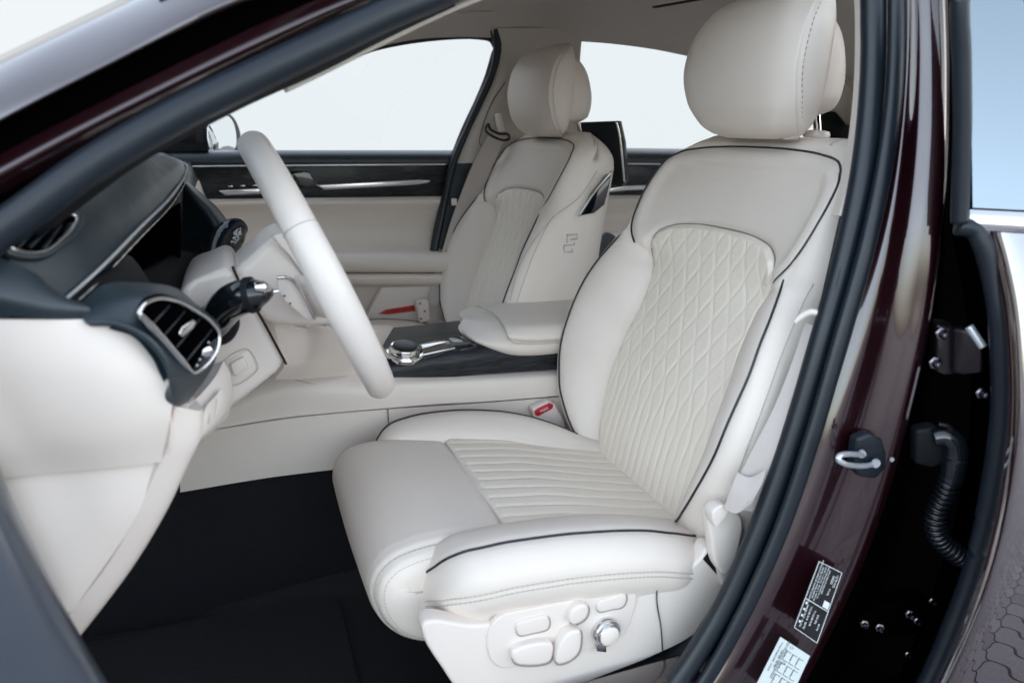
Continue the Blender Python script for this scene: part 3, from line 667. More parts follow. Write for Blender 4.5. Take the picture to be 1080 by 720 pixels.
sheet('door_panel', [[(x, 206, .728) for x in XL], [(x, 211, .715) for x in XL], [(x, 228, .728) for x in XL], [(x, 243, .705) for x in XL], [(x, 247, .655) for x in XL], [(x, 262, .645) for x in XL],
                     [(x, 270, .70) for x in XL], [(x, 330, .725) for x in XL], [(x, 420, .73) for x in XL]], M['trim'], rd, .03, 30, 60)
gw = net([[(590, 30, .635), (700, 40, .635), (800, 60, .635), (930, 90, .635)], [(590, 158, .745), (700, 158, .745), (800, 160, .745), (930, 162, .745)]], 16, 8)
gridmesh('window_glass', gw, M['glass'], rd)
tube('window_frame', pts([(590, 41, .63), (640, 44, .63), (690, 50.5, .63), (730, 58.5, .63), (800, 71, .63), (870, 86, .63)]), .005, M['rubber'], rd)
pslab('door_speaker', [(636, 255), (642, 246), (650, 250), (652, 264), (644, 284), (632, 292), (628, 276)], .60, .03, M['blackleather'], rd, .006, 40)
# rear bench, parcel shelf, rear pillar and back window
rs = empty('rear_seat', (0, 0, 0), car); rs['label'] = 'cream rear bench behind the front seats'
pr = np.array([(.80, .12), (.78, .30), (.82, .345), (.95, .345), (1.15, .31), (1.22, .32), (1.30, .50), (1.40, .74), (1.44, .80), (1.50, .80)])
Pp = cr(pr, 60); G = np.array([[(x, y, z) for y in np.linspace(-.64, .64, 24)] for x, z in Pp])
solid_sheet('bench', G, .05, M['leather'], rs, (0, 0, -1))
G = np.array([[(x-.06*(y/.6)**2*-1, y, z) for y in np.linspace(-.64, .62, 16)] for x, z in ((-1.12, .70), (-.86, .832), (-.62, .945), (-.36, 1.07))])
gridmesh('windscreen', G, M['screenglass'], car)
GB = np.array([[(x, y, z+.004) for y in np.linspace(-.64, .62, 16)] for x, z in ((-.56, .976), (-.36, 1.072), (-.30, 1.10))])
gridmesh('added_shade_band', GB, M['black'], car)  # unseen band, added to darken the front of the headliner
QP = np.array([[(x, -.80+.16*max(z-.55, 0), z) for x in np.linspace(1.15, 2.6, 12)] for z in np.linspace(-.15, .82, 10)])
gridmesh('rear_quarter_panel', QP, M['paint'], car)
gridmesh('rear_quarter_trim', QP+np.array([0, .05, 0]), M['trim'], car)
gridmesh('rear_pillar', np.array([[(1.45, -.74, .80), (2.1, -.74, .80)], [(1.30, -.62, 1.06), (1.65, -.60, 1.06)]]), M['paint'], car)
for yy in (-.40, .40): slab('headrest', cr(np.array([(1.42, yy-.11, .80), (1.42, yy+.11, .80), (1.45, yy+.12, .90), (1.46, yy+.08, .945), (1.46, yy-.08, .945), (1.45, yy-.12, .90)]), 40, True), (.07, 0, 0), M['leather'], rs, .02, 4)
slab('parcel_shelf', [(1.46, -.62, .79), (1.9, -.58, .80), (1.9, .58, .80), (1.46, .62, .79)], (0, 0, -.03), M['black'], car, .004)
rp = net([[(838, 55, .60), (870, 68, .60), (893, 90, .58), (905, 104, .56), (925, 112, .55)], [(838, 130, .70), (870, 132, .70), (893, 132, .66), (905, 132, .60), (925, 132, .58)]], 20, 12)
solid_sheet('rear_pillar_trim', rp, .02, M['liner'], car)
gridmesh('rear_window', np.array([[(1.55, -.55, 1.09), (1.55, .55, 1.09)], [(2.05, -.60, .82), (2.05, .60, .82)]]), M['glass'], car)
tube('rear_window_frame', pts([(890, 62, .62), (899, 72, .60), (912, 84, .58), (925, 96, .55)]), .006, M['piping'], car)
pslab('rear_shelf_panel', [(866, 118), (915, 117), (915, 155), (866, 155)], .66, .02, M['black'], car, .003)  # black panel for the rear shelf and door belt, covering a bright gap

# ------------------------------------------------------------------ things on the far seat's back
sc_ = slab('rear_screen', pts([(612, 129, .30), (652, 127.5, .22), (657, 150, .22), (660, 190, .22), (655, 197, .22), (620, 190, .30)]), (.02, .018, 0), M['screen'], car, .003)
tube('screen_rim', pts([(650, 128.5, .218), (653, 140, .217), (656, 165, .216), (658.5, 193, .216)]), .0028, M['chrome2'], car)
tr = slab('seat_back_shell', pts([(645, 183, .143), (643, 196, .140), (638, 216, .138), (627, 225, .138), (611, 228, .138), (625, 205, .140)]), (.0, .03, 0), M['gloss'], passenger, .004)
tube('chrome_strip', pts([(645, 181, .140), (626, 204, .137), (610, 228, .135)]), .0028, M['chrome'], passenger, flat=(1, 1))
# embossed square monogram on the far seat's side
E_ = [[(595, 259), (595, 266), (604, 266), (604, 262)], [(595, 259), (606, 258)], [(598, 256), (598, 248), (609, 247)], [(609, 247), (609, 252), (602, 252.5)], [(606, 258), (606, 256)]]
for e in E_: tube('monogram', pts([(x, y) for x, y in e], .1265), .0011, M['stitch'], passenger, seg=6, smooth_path=False)
for Lq in ([(538, 316), (546, 285), (560, 258), (585, 228), (611, 208), (630, 180)], ): tube('side_seam', pts(Lq, .1245), .0010, M['stitch'], passenger, seg=6)
# ------------------------------------------------------------------ centre console
co = empty('centre_console', (0, 0, 0), car)
# cream flank facing the driver: upper shoulder rolling over, seam, lower panel
sheet('console_side', [[(225, 412, -.05), (300, 387, -.06), (350, 384, -.075), (385, 392, -.10), (420, 395, -.105), (500, 394, -.105), (590, 390, -.105), (640, 387, -.105)],
                       [(225, 430, -.11), (300, 392, -.10), (350, 398, -.115), (385, 407, -.125), (420, 405, -.128), (500, 402, -.128), (590, 397, -.128), (640, 394, -.128)],
                       [(215, 442, -.125), (300, 408, -.122), (350, 411, -.128), (400, 415, -.132), (440, 417, -.134), (500, 415, -.134), (590, 408, -.134), (640, 404, -.134)],
                       [(205, 456, -.13), (300, 440, -.128), (350, 435, -.130), (410, 430, -.134), (460, 426, -.134), (500, 424, -.134), (590, 417, -.134), (640, 412, -.134)]], M['plastic'], co, .012, 70, 36)
sheet('console_lower_panel', [[(190, 459, -.124), (300, 442, -.124), (350, 436.5, -.126), (410, 431.5, -.128), (500, 425.5, -.128), (590, 418.5, -.128), (640, 414, -.128)],
                              [(190, 490, -.130), (300, 472, -.130), (370, 464, -.131), (410, 461, -.132), (500, 455, -.132), (590, 450, -.132), (640, 446, -.132)],
                              [(190, 519, -.136), (280, 504, -.138), (370, 493, -.138), (410, 489, -.138), (500, 482, -.138), (590, 475, -.138), (640, 470, -.138)]], M['trim'], co, .012, 60, 24)
tube('panel_seam', pts([(298, 397, -.117), (330, 405, -.122), (360, 411, -.1265), (390, 414, -.1305), (420, 413.5, -.1315)]), .0009, M['stitch'], co, seg=6)
tube('panel_seam', pts([(409, 431, -.1335), (409.5, 442, -.1325), (410, 453, -.1325)]), .0009, M['piping'], co, seg=6)
# top: gloss/wood deck
deck = net([[(395, 347, .13), (430, 344, .13), (490, 337.5, .13), (620, 325, .13)],
            [(402, 362, .0), (440, 356, .0), (520, 348, .0), (630, 335, .0)],
            [(408, 378, -.09), (450, 371, -.095), (520, 362, -.095), (640, 345, -.095)],
            [(410, 388, -.108), (450, 381, -.110), (520, 373, -.110), (640, 358, -.110)],
            [(410, 398, -.112), (450, 399, -.114), (520, 394, -.114), (640, 386, -.114)]], 50, 40)
solid_sheet('console_deck', deck, .012, M['wood'], co, (0, 0, -1))
# raised gloss surround and inlay of keys
def decki(u, v, lift=0):              # point on the deck grid
    i = min(max(v, 0), 1)*(deck.shape[0]-1); j = min(max(u, 0), 1)*(deck.shape[1]-1)
    p = deck[int(i), int(j)].copy(); p[2] += lift; return p
def ondeck(x, y, lift=0, grid=None):   # the deck point seen at photo position (x, y)
    Q = (deck if grid is None else grid).reshape(-1, 3); v = Q-CAM; w_ = v @ Fv
    e = np.hypot(540+FPX*(v @ Rv)/w_-x, 360-FPX*(v @ Uv)/w_-y); return Q[int(np.argmin(e))]+np.array([0, 0, lift])
dn_ = (0.08, -.22, 1)
dc = ondeck(427, 373, .002)
disc('dial_ring', dc, dn_, [(.030, -.004), (.0375, -.003), (.0385, .001), (.0365, .004), (.032, .0025), (.030, .0025)], M['chrome'], co, 64)
disc('control_dial', dc, dn_, [(.001, -.01), (.0305, -.01), (.0315, -.002), (.0305, .004), (.0285, .005), (.0280, .0135), (.0270, .0155), (.0235, .0165), (.001, .0165)], M['chrome2'], co, 64)
disc('dial_cap', dc+np.array([.0012, -.0036, .0162]), dn_, [(.001, 0), (.0232, 0), (.0230, .0016), (.02, .0022), (.001, .0018)], M['screen'], co, 48)
slab('key_plate', [ondeck(x, y, .002) for x, y in ((441, 364), (472, 358.5), (483, 369), (446, 379), (441, 373))], (0, 0, -.004), M['gloss'], co, .0008)
for Lk in (((443, 364.5), (469, 359.8), (473, 363), (445, 369)), ((445, 371), (475, 364.5), (479, 368.5), (447, 376.5))):
    slab('shortcut_key', [ondeck(x, y, .0055) for x, y in Lk], (0, 0, -.004), M['chrome'], co, .0012)
slab('storage_lid', [ondeck(474, 357, .004), ondeck(492, 354, .004), ondeck(505, 366, .004), ondeck(484, 370, .004)], (0, 0, -.006), M['gloss'], co, .002)
# armrest: shell with a rolled front lip, padded lid set into it
shell = [[(484, 330, .07), (491, 326, .10), (510, 322.5, .13), (600, 316.5, .13), (640, 313.5, .13)],
         [(485.5, 334, .03), (498, 331.5, .04), (520, 329, .04), (600, 324, .03), (640, 321, .03)],
         [(487.5, 338, .0), (503, 339.5, -.03), (530, 338, -.05), (600, 334, -.05), (640, 330, -.05)],
         [(483.5, 344, .0), (499, 349, -.06), (525, 351, -.095), (600, 347, -.105), (640, 343, -.105)],
         [(486, 351, -.02), (503, 360, -.09), (530, 365, -.117), (600, 361, -.122), (640, 357, -.122)],
         [(494, 359, -.02), (514, 369, -.08), (535, 373.5, -.110), (600, 372, -.112), (640, 369, -.112)],
         [(505, 361, .03), (520, 368, .0), (540, 371, -.02), (600, 370, -.03), (640, 367, -.03)]]
sheet('armrest_shell', shell, M['trim'], co, .012, 60, 60, away=(0, 1, -1))
pad = [[(503, 322, .13), (530, 319.5, .13), (600, 315.5, .13), (640, 312.5, .13)],
       [(508, 323.5, .08), (535, 321.5, .08), (600, 317.5, .08), (640, 315, .08)],
       [(519, 328.5, .02), (540, 328.5, .00), (600, 326, -.01), (640, 322, -.01)],
       [(528, 337.5, -.055), (545, 337.5, -.070), (600, 334.5, -.075), (640, 330, -.075)],
       [(533, 346, -.100), (548, 346, -.112), (600, 343.5, -.116), (640, 340, -.116)],
       [(536.5, 355, -.118), (550, 357, -.127), (600, 355, -.129), (640, 351, -.129)],
       [(539, 359, -.116), (552, 361.5, -.119), (600, 359.5, -.121), (640, 355.5, -.121)]]
sheet('armrest_pad', pad, M['leather'], co, .014, 50, 60, away=(0, 1, -1))
tube('armrest_gap', pts([(503, 322.5, .125), (508, 324, .078), (518, 329, .016), (527.5, 338, -.058), (532.5, 347, -.104), (536, 356, -.1205), (541, 361, -.1225), (556, 362.5, -.1235), (600, 360.5, -.124), (640, 356.5, -.124)]), .0012, M['stitch'], co, seg=6, n=90)
# buckle between seat and console
bk = empty('seat_belt_buckle', (0, 0, 0), car)
slab('buckle_body', pts([(561, 431), (580, 423), (586, 426), (596, 444), (598, 455), (588, 458), (572, 450), (563, 440)], -.155), (0, .024, 0), M['plastic'], bk, .005, 4)
slab('release_button', pts([(564, 434), (567, 431), (580, 425), (584, 427), (583, 431), (568, 439), (565, 438)], -.1575), (0, .012, 0), M['red'], bk, .002)
text('press_mark', 'PRESS', .0075, M['white'], bk, px(574, 432, -.1585), tuple(px(582, 428, -.1585)-px(566, 436, -.1585)), (0, 0, 1))

# ------------------------------------------------------------------ dashboard
da = empty('dashboard', (0, 0, 0), car)
# cream end cap facing the open door
sheet('dash_end_panel', [[(-120, 330, -.71), (-40, 336, -.71), (60, 337, -.71), (115, 338, -.705), (150, 350, -.700)],
                         [(-120, 400, -.72), (-40, 400, -.72), (60, 400, -.72), (130, 395, -.72), (183, 400, -.71)],
                         [(-120, 470, -.72), (-40, 470, -.72), (60, 460, -.72), (130, 450, -.72), (181, 432, -.715)],
                         [(-120, 515, -.71), (-40, 508, -.71), (60, 498, -.71), (120, 493, -.71), (170, 487, -.705)]], M['trim'], da, .02, 50, 40)
sheet('dash_lower_end', [[(-120, 512, -.705), (-40, 506, -.705), (60, 496, -.705), (120, 491, -.705), (166, 487, -.70)],
                         [(-120, 580, -.712), (-40, 580, -.712), (60, 560, -.712), (110, 550, -.712), (145, 542, -.708)],
                         [(-120, 700, -.712), (-40, 700, -.712), (20, 680, -.712), (55, 660, -.712), (78, 642, -.708)]], M['plastic'], da, .02, 40, 30)
# knee panel wrapping behind the end cap towards the driver, whole width of the car
kp = [(183, 432), (190, 462), (178, 487), (160, 525), (135, 575), (100, 632), (78, 662)]
ko = [(210, 452), (204, 485), (190, 520), (168, 565), (130, 618), (97, 658)]
A0 = cr(pts([(p[0], p[1], -.706) for p in [(184, 428), (178, 470), (163, 500), (143, 545), (112, 597), (75, 645), (40, 690)]]), 50)
A1 = cr(pts([(p[0], p[1], -.685) for p in [(213, 433), (211, 462), (198, 490), (176, 537), (140, 597), (95, 657), (60, 700)]]), 50)
A2 = A1+np.array([-.012, .06, 0]); A3 = A1+np.array([-.03, .35, 0]); A4 = A1+np.array([-.05, .55, .02])
G = np.stack([A0, A1, A2, A3, A4], 0); G = np.stack([cr(G[:, k], 50) for k in range(50)], 1)
solid_sheet('knee_panel', G, .012, M['plastic'], da, (-1, 0, 0))
# bulge under the round air vent carrying the light switches
sheet('switch_pod', [[(178, 432, -.705), (183, 425, -.69), (200, 425, -.66), (225, 400, -.60), (236, 380, -.54)],
                     [(180, 445, -.708), (188, 448, -.70), (212, 445, -.675), (234, 420, -.61), (243, 395, -.54)],
                     [(177, 478, -.705), (190, 482, -.69), (210, 462, -.68), (233, 440, -.62), (245, 420, -.54)],
                     [(172, 489, -.690), (186, 489, -.67), (205, 472, -.66), (225, 455, -.60), (240, 440, -.54)]], M['plastic'], da, .015, 40, 40, away=(-1, 1, 0))
slab('light_switches', pts([(214, 444, -.672), (217, 432, -.668), (228, 418, -.640), (236, 410, -.615), (237, 420, -.615), (231, 434, -.640), (219, 450, -.668)]), (-.002, .004, 0), M['plastic'], da, .0022, 3, 40)
for a, b in (((220, 447), (221.5, 430)), ((226, 440), (228.5, 421))): tube('switch_gap', pts([(a[0], a[1], -.669), (b[0], b[1], -.652)]), .0007, M['stitch'], da, seg=6)
# dark upper body of the dashboard, end on
upper = [[(-140, 345, -.71), (-60, 332, -.712), (0, 333, -.712), (50, 336, -.712), (90, 338, -.705)],
         [(-140, 290, -.70), (-60, 300, -.712), (0, 312, -.715), (50, 322, -.713), (95, 326, -.705)],
         [(-140, 240, -.66), (-60, 262, -.68), (0, 272, -.69), (40, 290, -.69), (62, 312, -.69)]]
sheet('dash_end_cover', upper, M['blackleather'], da, .02, 40, 30)
# top deck and binnacle hood: from the near end to the far tip
top = [[(-200, 230, -.66), (-60, 235, -.67), (0, 262, -.685), (25, 300, -.69), (45, 334, -.69)],
       [(-150, 190, -.60), (-20, 205, -.61), (40, 222, -.62), (80, 255, -.625), (96, 290, -.63)],
       [(-60, 160, -.5), (60, 178, -.50), (100, 190, -.50), (130, 215, -.505), (146, 240, -.51)],
       [(40, 150, -.36), (120, 160, -.36), (150, 168, -.36), (170, 188, -.36), (180, 206, -.36)],
       [(90, 150, -.24), (140, 158, -.24), (165, 162, -.24), (188, 170, -.235), (196, 179, -.23)],
       [(110, 160, -.14), (150, 166, -.14), (175, 166, -.14), (190, 169, -.15), (197, 176, -.16)]]
G = net(top, 90, 120); Gtop = G
solid_sheet('dash_top', G, .014, M['blackleather'], da, (0, 0, -1))
edge = cr(pts([(45, 334, -.693), (96, 290, -.633), (146, 240, -.513), (180, 206, -.363), (195, 181, -.235), (195, 174, -.20), (186, 169, -.18)]), 90)
tube('edge_piping', edge+np.array([.002, 0, .0]), .0017, M['darkstitch'], da, seg=8, smooth_path=False)
under = np.stack([edge, edge+np.array([-.010, .004, -.022]), edge+np.array([-.05, .01, -.05]), edge+np.array([-.12, .02, -.06])], 0)
under = np.stack([cr(under[:, k], 20) for k in range(90)], 1)
solid_sheet('hood_underside', under, .006, M['blackleather'], da, (-1, 0, 0))
tube('hood_stitching', np.array([p+np.array([.0, 0, -.012]) for p in edge]), np.tile([.0006, .0010, .0006], 30), M['stitch'], da, seg=6, smooth_path=False)
# far side of the dashboard top
gridmesh('dash_far_top', np.array([[(-1.05, y, .78), (-.80, y, .80), (-.66, y, .79), (-.60, y, .765), (-.585, y, .72)] for y in np.linspace(-.18, .74, 12)]), M['blackleather'], da)
gridmesh('dash_far_face', np.array([[(-.585, y, .722), (-.57, y, .66), (-.60, y, .58), (-.64, y, .45), (-.70, y, .36)] for y in np.linspace(-.10, .73, 12)]), M['plastic'], da)
# rounded housing right of the cluster, with stitched edge
sheet('cluster_surround', [[(196, 190, -.16), (214, 205, -.17), (232, 222, -.18), (243, 240, -.19), (244, 256, -.21), (230, 278, -.26), (200, 302, -.30)],
                           [(193, 192, -.19), (207, 210, -.20), (222, 228, -.21), (230, 243, -.22), (229, 256, -.25), (215, 275, -.29), (190, 296, -.33)],
                           [(185, 195, -.18), (195, 215, -.18), (206, 235, -.18), (210, 250, -.19), (205, 262, -.21), (190, 280, -.26), (170, 296, -.31)],
                           [(170, 195, -.14), (172, 215, -.14), (175, 235, -.14), (178, 250, -.14), (172, 262, -.16), (160, 280, -.22), (150, 296, -.28)]], M['blackleather'], da, .01, 60, 40, away=(-1, 1, 0))
tube('surround_stitching', pts([(200, 197, -.177), (215, 213, -.185), (229, 231, -.197), (235, 246, -.206), (232, 258, -.232), (216, 280, -.28)]), .0012, M['darkstitch'], da, seg=6, n=60)
pslab('cluster_screen', [(160, 232), (166, 205), (193, 196), (192, 258), (162, 292)], -.215, .02, M['screen'], da, .004)
pslab('cluster_screen_frame', [(120, 262), (190, 214), (190, 300), (120, 330)], -.34, .02, M['pit'], da, .004)
slab('cluster_panel', pts([(60, 330, -.68), (118, 282, -.60), (140, 270, -.52), (160, 300, -.50), (150, 330, -.60), (90, 345, -.68)]), (-.06, .08, -.02), M['black'], da, .01, 4, 40)
slab('cluster_base', pts([(120, 300, -.52), (190, 262, -.30), (232, 270, -.26), (242, 282, -.26), (200, 308, -.40), (150, 330, -.55)]), (-.05, .03, -.04), M['black'], da, .006, 3)
tube('cluster_trim', pts([(203, 291, -.33), (215, 284, -.29), (228, 276, -.26)]), .0028, M['chrome'], da)
# small side demister vent in the end of the top
def ontop(x, y, lift=0): return ondeck(x, y, 0, Gtop)+np.array([.15, -.35, 1])*lift
dv = np.array([ontop(x, y) for x, y in ((6, 270), (20, 252), (44, 236), (72, 229), (84, 233), (80, 244), (62, 262), (44, 274), (24, 275))])
dv = cr(dv, 90, True); dv = dv+np.array([.001, -.002, .004])
tube('side_vent_rim', dv, .0034, M['blackleather'], da, closed=True, smooth_path=False)
tube('side_vent_trim', dv*.9+dv.mean(0)*.1+np.array([.0003, -.001, .002]), .0016, M['chrome'], da, closed=True, smooth_path=False)
slab('side_vent', dv*.92+dv.mean(0)*.08+np.array([0, 0, -.002]), (-.0, .004, -.01), M['pit'], da, 0)
for k in range(4):
    f = k/3
    a = dv.mean(0)*.15+.85*(ontop(20+17*f, 266-3*f)*.5+ontop(20+17*f, 266-3*f)*.5); a = ontop(17+17*k*.85, 268-1.5*k, .004); b = ontop(40+13*k*.9, 244-1.2*k, .004)
    tube('vent_slat', np.array([a, b]), .0020, M['rubber'], da, flat=(1.3, .6), smooth_path=False)
# round-ended air vent pod
pod = [[(82, 322, -.690), (110, 300, -.672), (150, 298, -.650), (188, 305, -.62), (212, 325, -.60)],
       [(84, 332, -.705), (118, 318, -.700), (150, 312, -.695), (196, 322, -.67), (232, 345, -.635)],
       [(90, 339, -.713), (120, 337, -.715), (150, 342, -.713), (184, 366, -.695), (229, 374, -.645)],
       [(92, 341, -.714), (122, 341, -.718), (152, 353, -.722), (174, 376, -.723), (186, 402, -.718), (216, 401, -.668)],
       [(95, 344, -.712), (122, 345, -.717), (150, 358, -.721), (172, 384, -.722), (184, 426, -.718), (198, 424, -.675)]]
sheet('vent_pod', pod, M['blackleather'], da, .012, 60, 50, away=(0, 1, 0))
def vy(x, y): return -.7205+.0009*(x-147)-.0002*(y-320)      # the outlet's slanted plane
def VP(L, d=0): return np.array([px(x, y, vy(x, y)-.006+d) for x, y in L])
RP = [(147, 331), (151, 322), (166, 315), (184, 317), (206, 328), (224, 341), (231, 352), (230, 366), (223, 379), (213, 389), (204, 393), (197, 386), (176, 362), (158, 341)]
slab('air_vent', cr(VP(RP, .002), 90, True), (-.004, .03, 0), M['pit'], da, 0)
RG = cr(VP(RP), 160, True)
tube('vent_rim', RG, .0019, M['chrome'], da, closed=True, smooth_path=False)
tube('vent_rim_bar', VP([(147, 330), (158, 342), (176, 363), (197, 387), (203, 393)], -.002), [.0017, .0034, .0037, .0037, .0017], M['chrome'], da, n=40)
for (a, b) in (((160, 341), (177, 322)), ((171, 354), (193, 328)), ((183, 368), (209, 336)), ((195, 381), (222, 347))):
    tube('vent_slat', VP([a, b], .004), .0026, M['rubber'], da, flat=(1.1, .5), smooth_path=False)
tube('vent_vane', VP([(176, 322), (196, 331), (219, 347)], .006), .0018, M['rubber'], da)
slab('vent_end_plate', VP([(204, 389), (212, 376), (222, 362), (229, 356), (229, 366), (222, 379), (212, 388)], -.001), (-.002, .008, 0), M['gloss'], da, .0012)
slab('vent_tab', VP([(188, 352), (192, 345), (203, 337), (207, 340), (204, 346), (192, 356)], -.004), (0, .006, 0), M['chrome'], da, .0012)
disc('vent_wheel', px(219, 371, vy(219, 371)-.009), (.4, -1, 0), [(.001, 0), (.0055, 0), (.0055, .0015), (.004, .0025), (.001, .0025)], M['chrome'], da, 20)
for k in range(5): disc('vent_dot', px(208+3*k, 385-6*k, vy(208+3*k, 385-6*k)-.009), (.3, -1, .2), [(.0003, 0), (.0009, 0), (.0007, .0004), (.0003, .0004)], M['white'], da, 8)

# ------------------------------------------------------------------ column shroud, stalks, wheel
st = empty('steering_column', (0, 0, 0), car)
# fixed cream shroud on the dash side of the dark gap
slab('column_cover', pts([(188, 306, -.50), (205, 296, -.50), (244, 279.5, -.49), (250, 290, -.49), (275, 335, -.49), (301, 383, -.49), (292, 394, -.49), (262, 418, -.49), (235, 438, -.49), (205, 452, -.49), (196, 400, -.49)]), (0, .20, 0), M['plastic'], st, .012, 5)
tube('column_gap', pts([(245, 281, -.4885), (252, 296, -.4885), (276, 336, -.4885), (302, 384, -.4885)]), .0016, M['black'], st, seg=8)
# parking-brake key in its recess
slab('key_recess', pts([(237, 382, -.4915), (260, 369, -.4915), (264, 372, -.4915), (271, 388, -.4915), (269, 392, -.4915), (247, 405, -.4915), (243, 403, -.4915)]), (0, .004, 0), M['plastic'], st, .0015)
tube('key_gap', pts([(236, 382), (260, 368), (265, 372), (272, 388), (269, 393), (247, 406), (242, 403)], -.4922), .0006, M['stitch'], st, seg=6, closed=True, n=80)
slab('parking_brake_key', pts([(242, 384), (257, 376), (262, 387), (249, 397), (246, 395)], -.4975), (0, .008, 0), M['plastic'], st, .0022)
# rotating wheel boss behind the rim
slab('wheel_boss', pts([(249, 287), (264, 271), (290, 250), (310, 247), (332, 264), (354, 300), (360, 328), (352, 341), (322, 345), (288, 342), (276, 336)], -.478), (.0, .13, 0), M['plastic'], st, .012, 5, 80)
slab('airbag_cover', pts([(288, 250), (300, 246), (318, 254), (340, 290), (354, 322), (350, 332), (330, 305), (306, 270)], -.484), (.0, .03, 0), M['wheel'], st, .01, 5, 70)
tube('airbag_seam', pts([(289, 251, -.487), (300, 266, -.483), (316, 286, -.479), (330, 310, -.477)]), .0008, M['stitch'], st, seg=6)
# shift paddle
slab('shift_paddle', pts([(292, 293, -.535), (300, 292, -.535), (309, 295, -.53), (331, 334, -.52), (331, 337, -.52), (322, 336, -.525), (300, 318, -.53), (293, 306, -.535)]), (0, .006, 0), M['plastic'], st, .002, 3)
tube('paddle_edge', pts([(292, 292.5, -.537), (302, 292.5, -.537), (309, 296, -.533), (332, 335.5, -.523)]), .0021, M['chrome'], st, seg=8)
for p in ((300, 312), (306, 320)): disc('paddle_mark', px(p[0], p[1], -.5365), (0, -1, 0), [(.0003, 0), (.0014, 0), (.0012, .0005), (.0003, .0005)], M['black'], st, 10)
# near stalk (indicator) and far stalk (wiper)
nk = empty('indicator_stalk', (0, 0, 0), car)
disc('stalk_root', px(228, 342, -.50), (-.15, -1, .05), [(.001, -.02), (.0255, -.02), (.026, .004), (.024, .009), (.020, .012), (.001, .012)], M['black'], nk, 40)
P = pts([(228, 344, -.50), (232, 332, -.525), (242, 320, -.545), (256, 313, -.56), (270, 310, -.565), (281, 308.5, -.565), (287, 308, -.563)])
tube('stalk_arm', P, [.019, .0195, .020, .0205, .020, .016, .005], M['gloss'], nk, seg=24, n=60)
tube('stalk_ring', pts([(262, 311.5, -.562), (268, 310.3, -.5645)]), [.0212, .0208], M['black'], nk, seg=24)
tube('stalk_cap', pts([(268, 303, -.577), (276, 303, -.576), (284, 305, -.570)]), [.006, .008, .004], M['chrome2'], nk, seg=14, n=24)
tube('stalk_tip', pts([(284, 308, -.565), (289, 307.5, -.565), (294, 306.5, -.564)]), [.0035, .003, .0022], M['chrome2'], nk, seg=10)
fk = empty('wiper_stalk', (0, 0, 0), car)
P = pts([(228, 292, -.34), (228, 278, -.30), (233, 262, -.28), (241, 250, -.27), (250, 241, -.265), (256, 238, -.26)])
tube('stalk_arm', P, [.022, .025, .0265, .025, .021, .012], M['gloss'], fk, seg=24, n=60)
tube('stalk_rim', pts([(236, 247, -.285), (246, 238.5, -.28), (255, 236, -.27), (259, 241, -.265)]), [.001, .003, .003, .001], M['chrome'], fk, seg=10, n=30)
for (x, y, s) in ((236, 268, '- O'), (249, 253, 'LO'), (252, 247, 'HI'), (243, 262, '|')): text('stalk_print', s, .008, M['white'], fk, px(x, y, -.302), (.7, 0, .7), (-.7, 0, .7))
# rim
wh = empty('steering_wheel', (0, 0, 0), car)
wc = np.array([-.4097, -.407, .6705]); wt = math.radians(22.6)
wn = np.array([math.cos(wt), 0, math.sin(wt)]); wu = np.array([-math.sin(wt), 0, math.cos(wt)]); we = np.array([0, 1., 0])
th = np.linspace(0, 2*np.pi, 180, endpoint=False)
ph = np.linspace(0, 2*np.pi, 28, endpoint=False)
G = []
for t in th:
    rad = math.cos(t)*wu+math.sin(t)*we; c = wc+.181*rad
    k = 1+.10*math.exp(-((((t-math.radians(270)+math.pi) % (2*math.pi))-math.pi)/.7)**2)
    G.append([c+(.0172*k*math.cos(a)*rad+.0195*k*math.sin(a)*wn) for a in ph])
gridmesh('rim', np.array(G), M['wheel'], wh, cu=True, cv=True, recalc=True)
for ta in (298,):
    t = math.radians(ta); rad = math.cos(t)*wu+math.sin(t)*we; c = wc+.181*rad
    k = 1+.10*math.exp(-((((t-math.radians(270)+math.pi) % (2*math.pi))-math.pi)/.7)**2)
    tube('rim_seam', np.array([c+(.0173*k*math.cos(a)*rad+.0196*k*math.sin(a)*wn) for a in ph]), .0007, M['stitch'], wh, seg=6, closed=True, smooth_path=False)
for t in (math.radians(262), math.radians(98)):
    rad = math.cos(t)*wu+math.sin(t)*we
    a = wc+.175*rad; b = wc+.06*rad-.03*wn; c = wc+.12*rad-.012*wn
    tube('spoke', np.array([a, c, b]), [.013, .016, .022], M['plastic'], wh, seg=14, flat=(1.5, .7), up=tuple(wn))
disc('airbag_boss', wc-.055*wn, wn, [(.001, -.01), (.055, -.01), (.065, .005), (.062, .022), (.05, .034), (.03, .040), (.001, .041)], M['wheel'], wh, 48)
# cream panels between column and console (driver's side lower dash, far part)
sheet('knee_panel', [[(250, 315, -.38), (268, 330, -.36), (300, 335, -.26), (350, 345, -.16), (395, 347, -.08), (415, 345, -.03)],
                     [(285, 360, -.34), (320, 360, -.25), (350, 358, -.17), (380, 362, -.09), (405, 362, -.04)],
                     [(300, 383, -.32), (325, 381, -.24), (350, 380, -.17), (375, 381, -.10), (395, 384, -.05)],
                     [(290, 400, -.30), (315, 400, -.23), (340, 398, -.17), (365, 396, -.11), (390, 394, -.06)]], M['plastic'], da, .012, 40, 30, away=(-1, 1, 0))
sheet('console_front', [[(340, 330, -.03), (362, 334, -.02), (385, 343, -.01), (400, 352, .0)],
                        [(345, 352, -.07), (368, 355, -.06), (388, 360, -.05), (404, 365, -.04)],
                        [(350, 384, -.09), (372, 381, -.088), (392, 379, -.086), (410, 376, -.084)]], M['plastic'], co, .01, 30, 24)
tube('panel_seam', pts([(350, 334, -.075), (351, 349, -.085), (362, 361, -.09), (378, 371, -.09)]), .0009, M['piping'], co, seg=6)
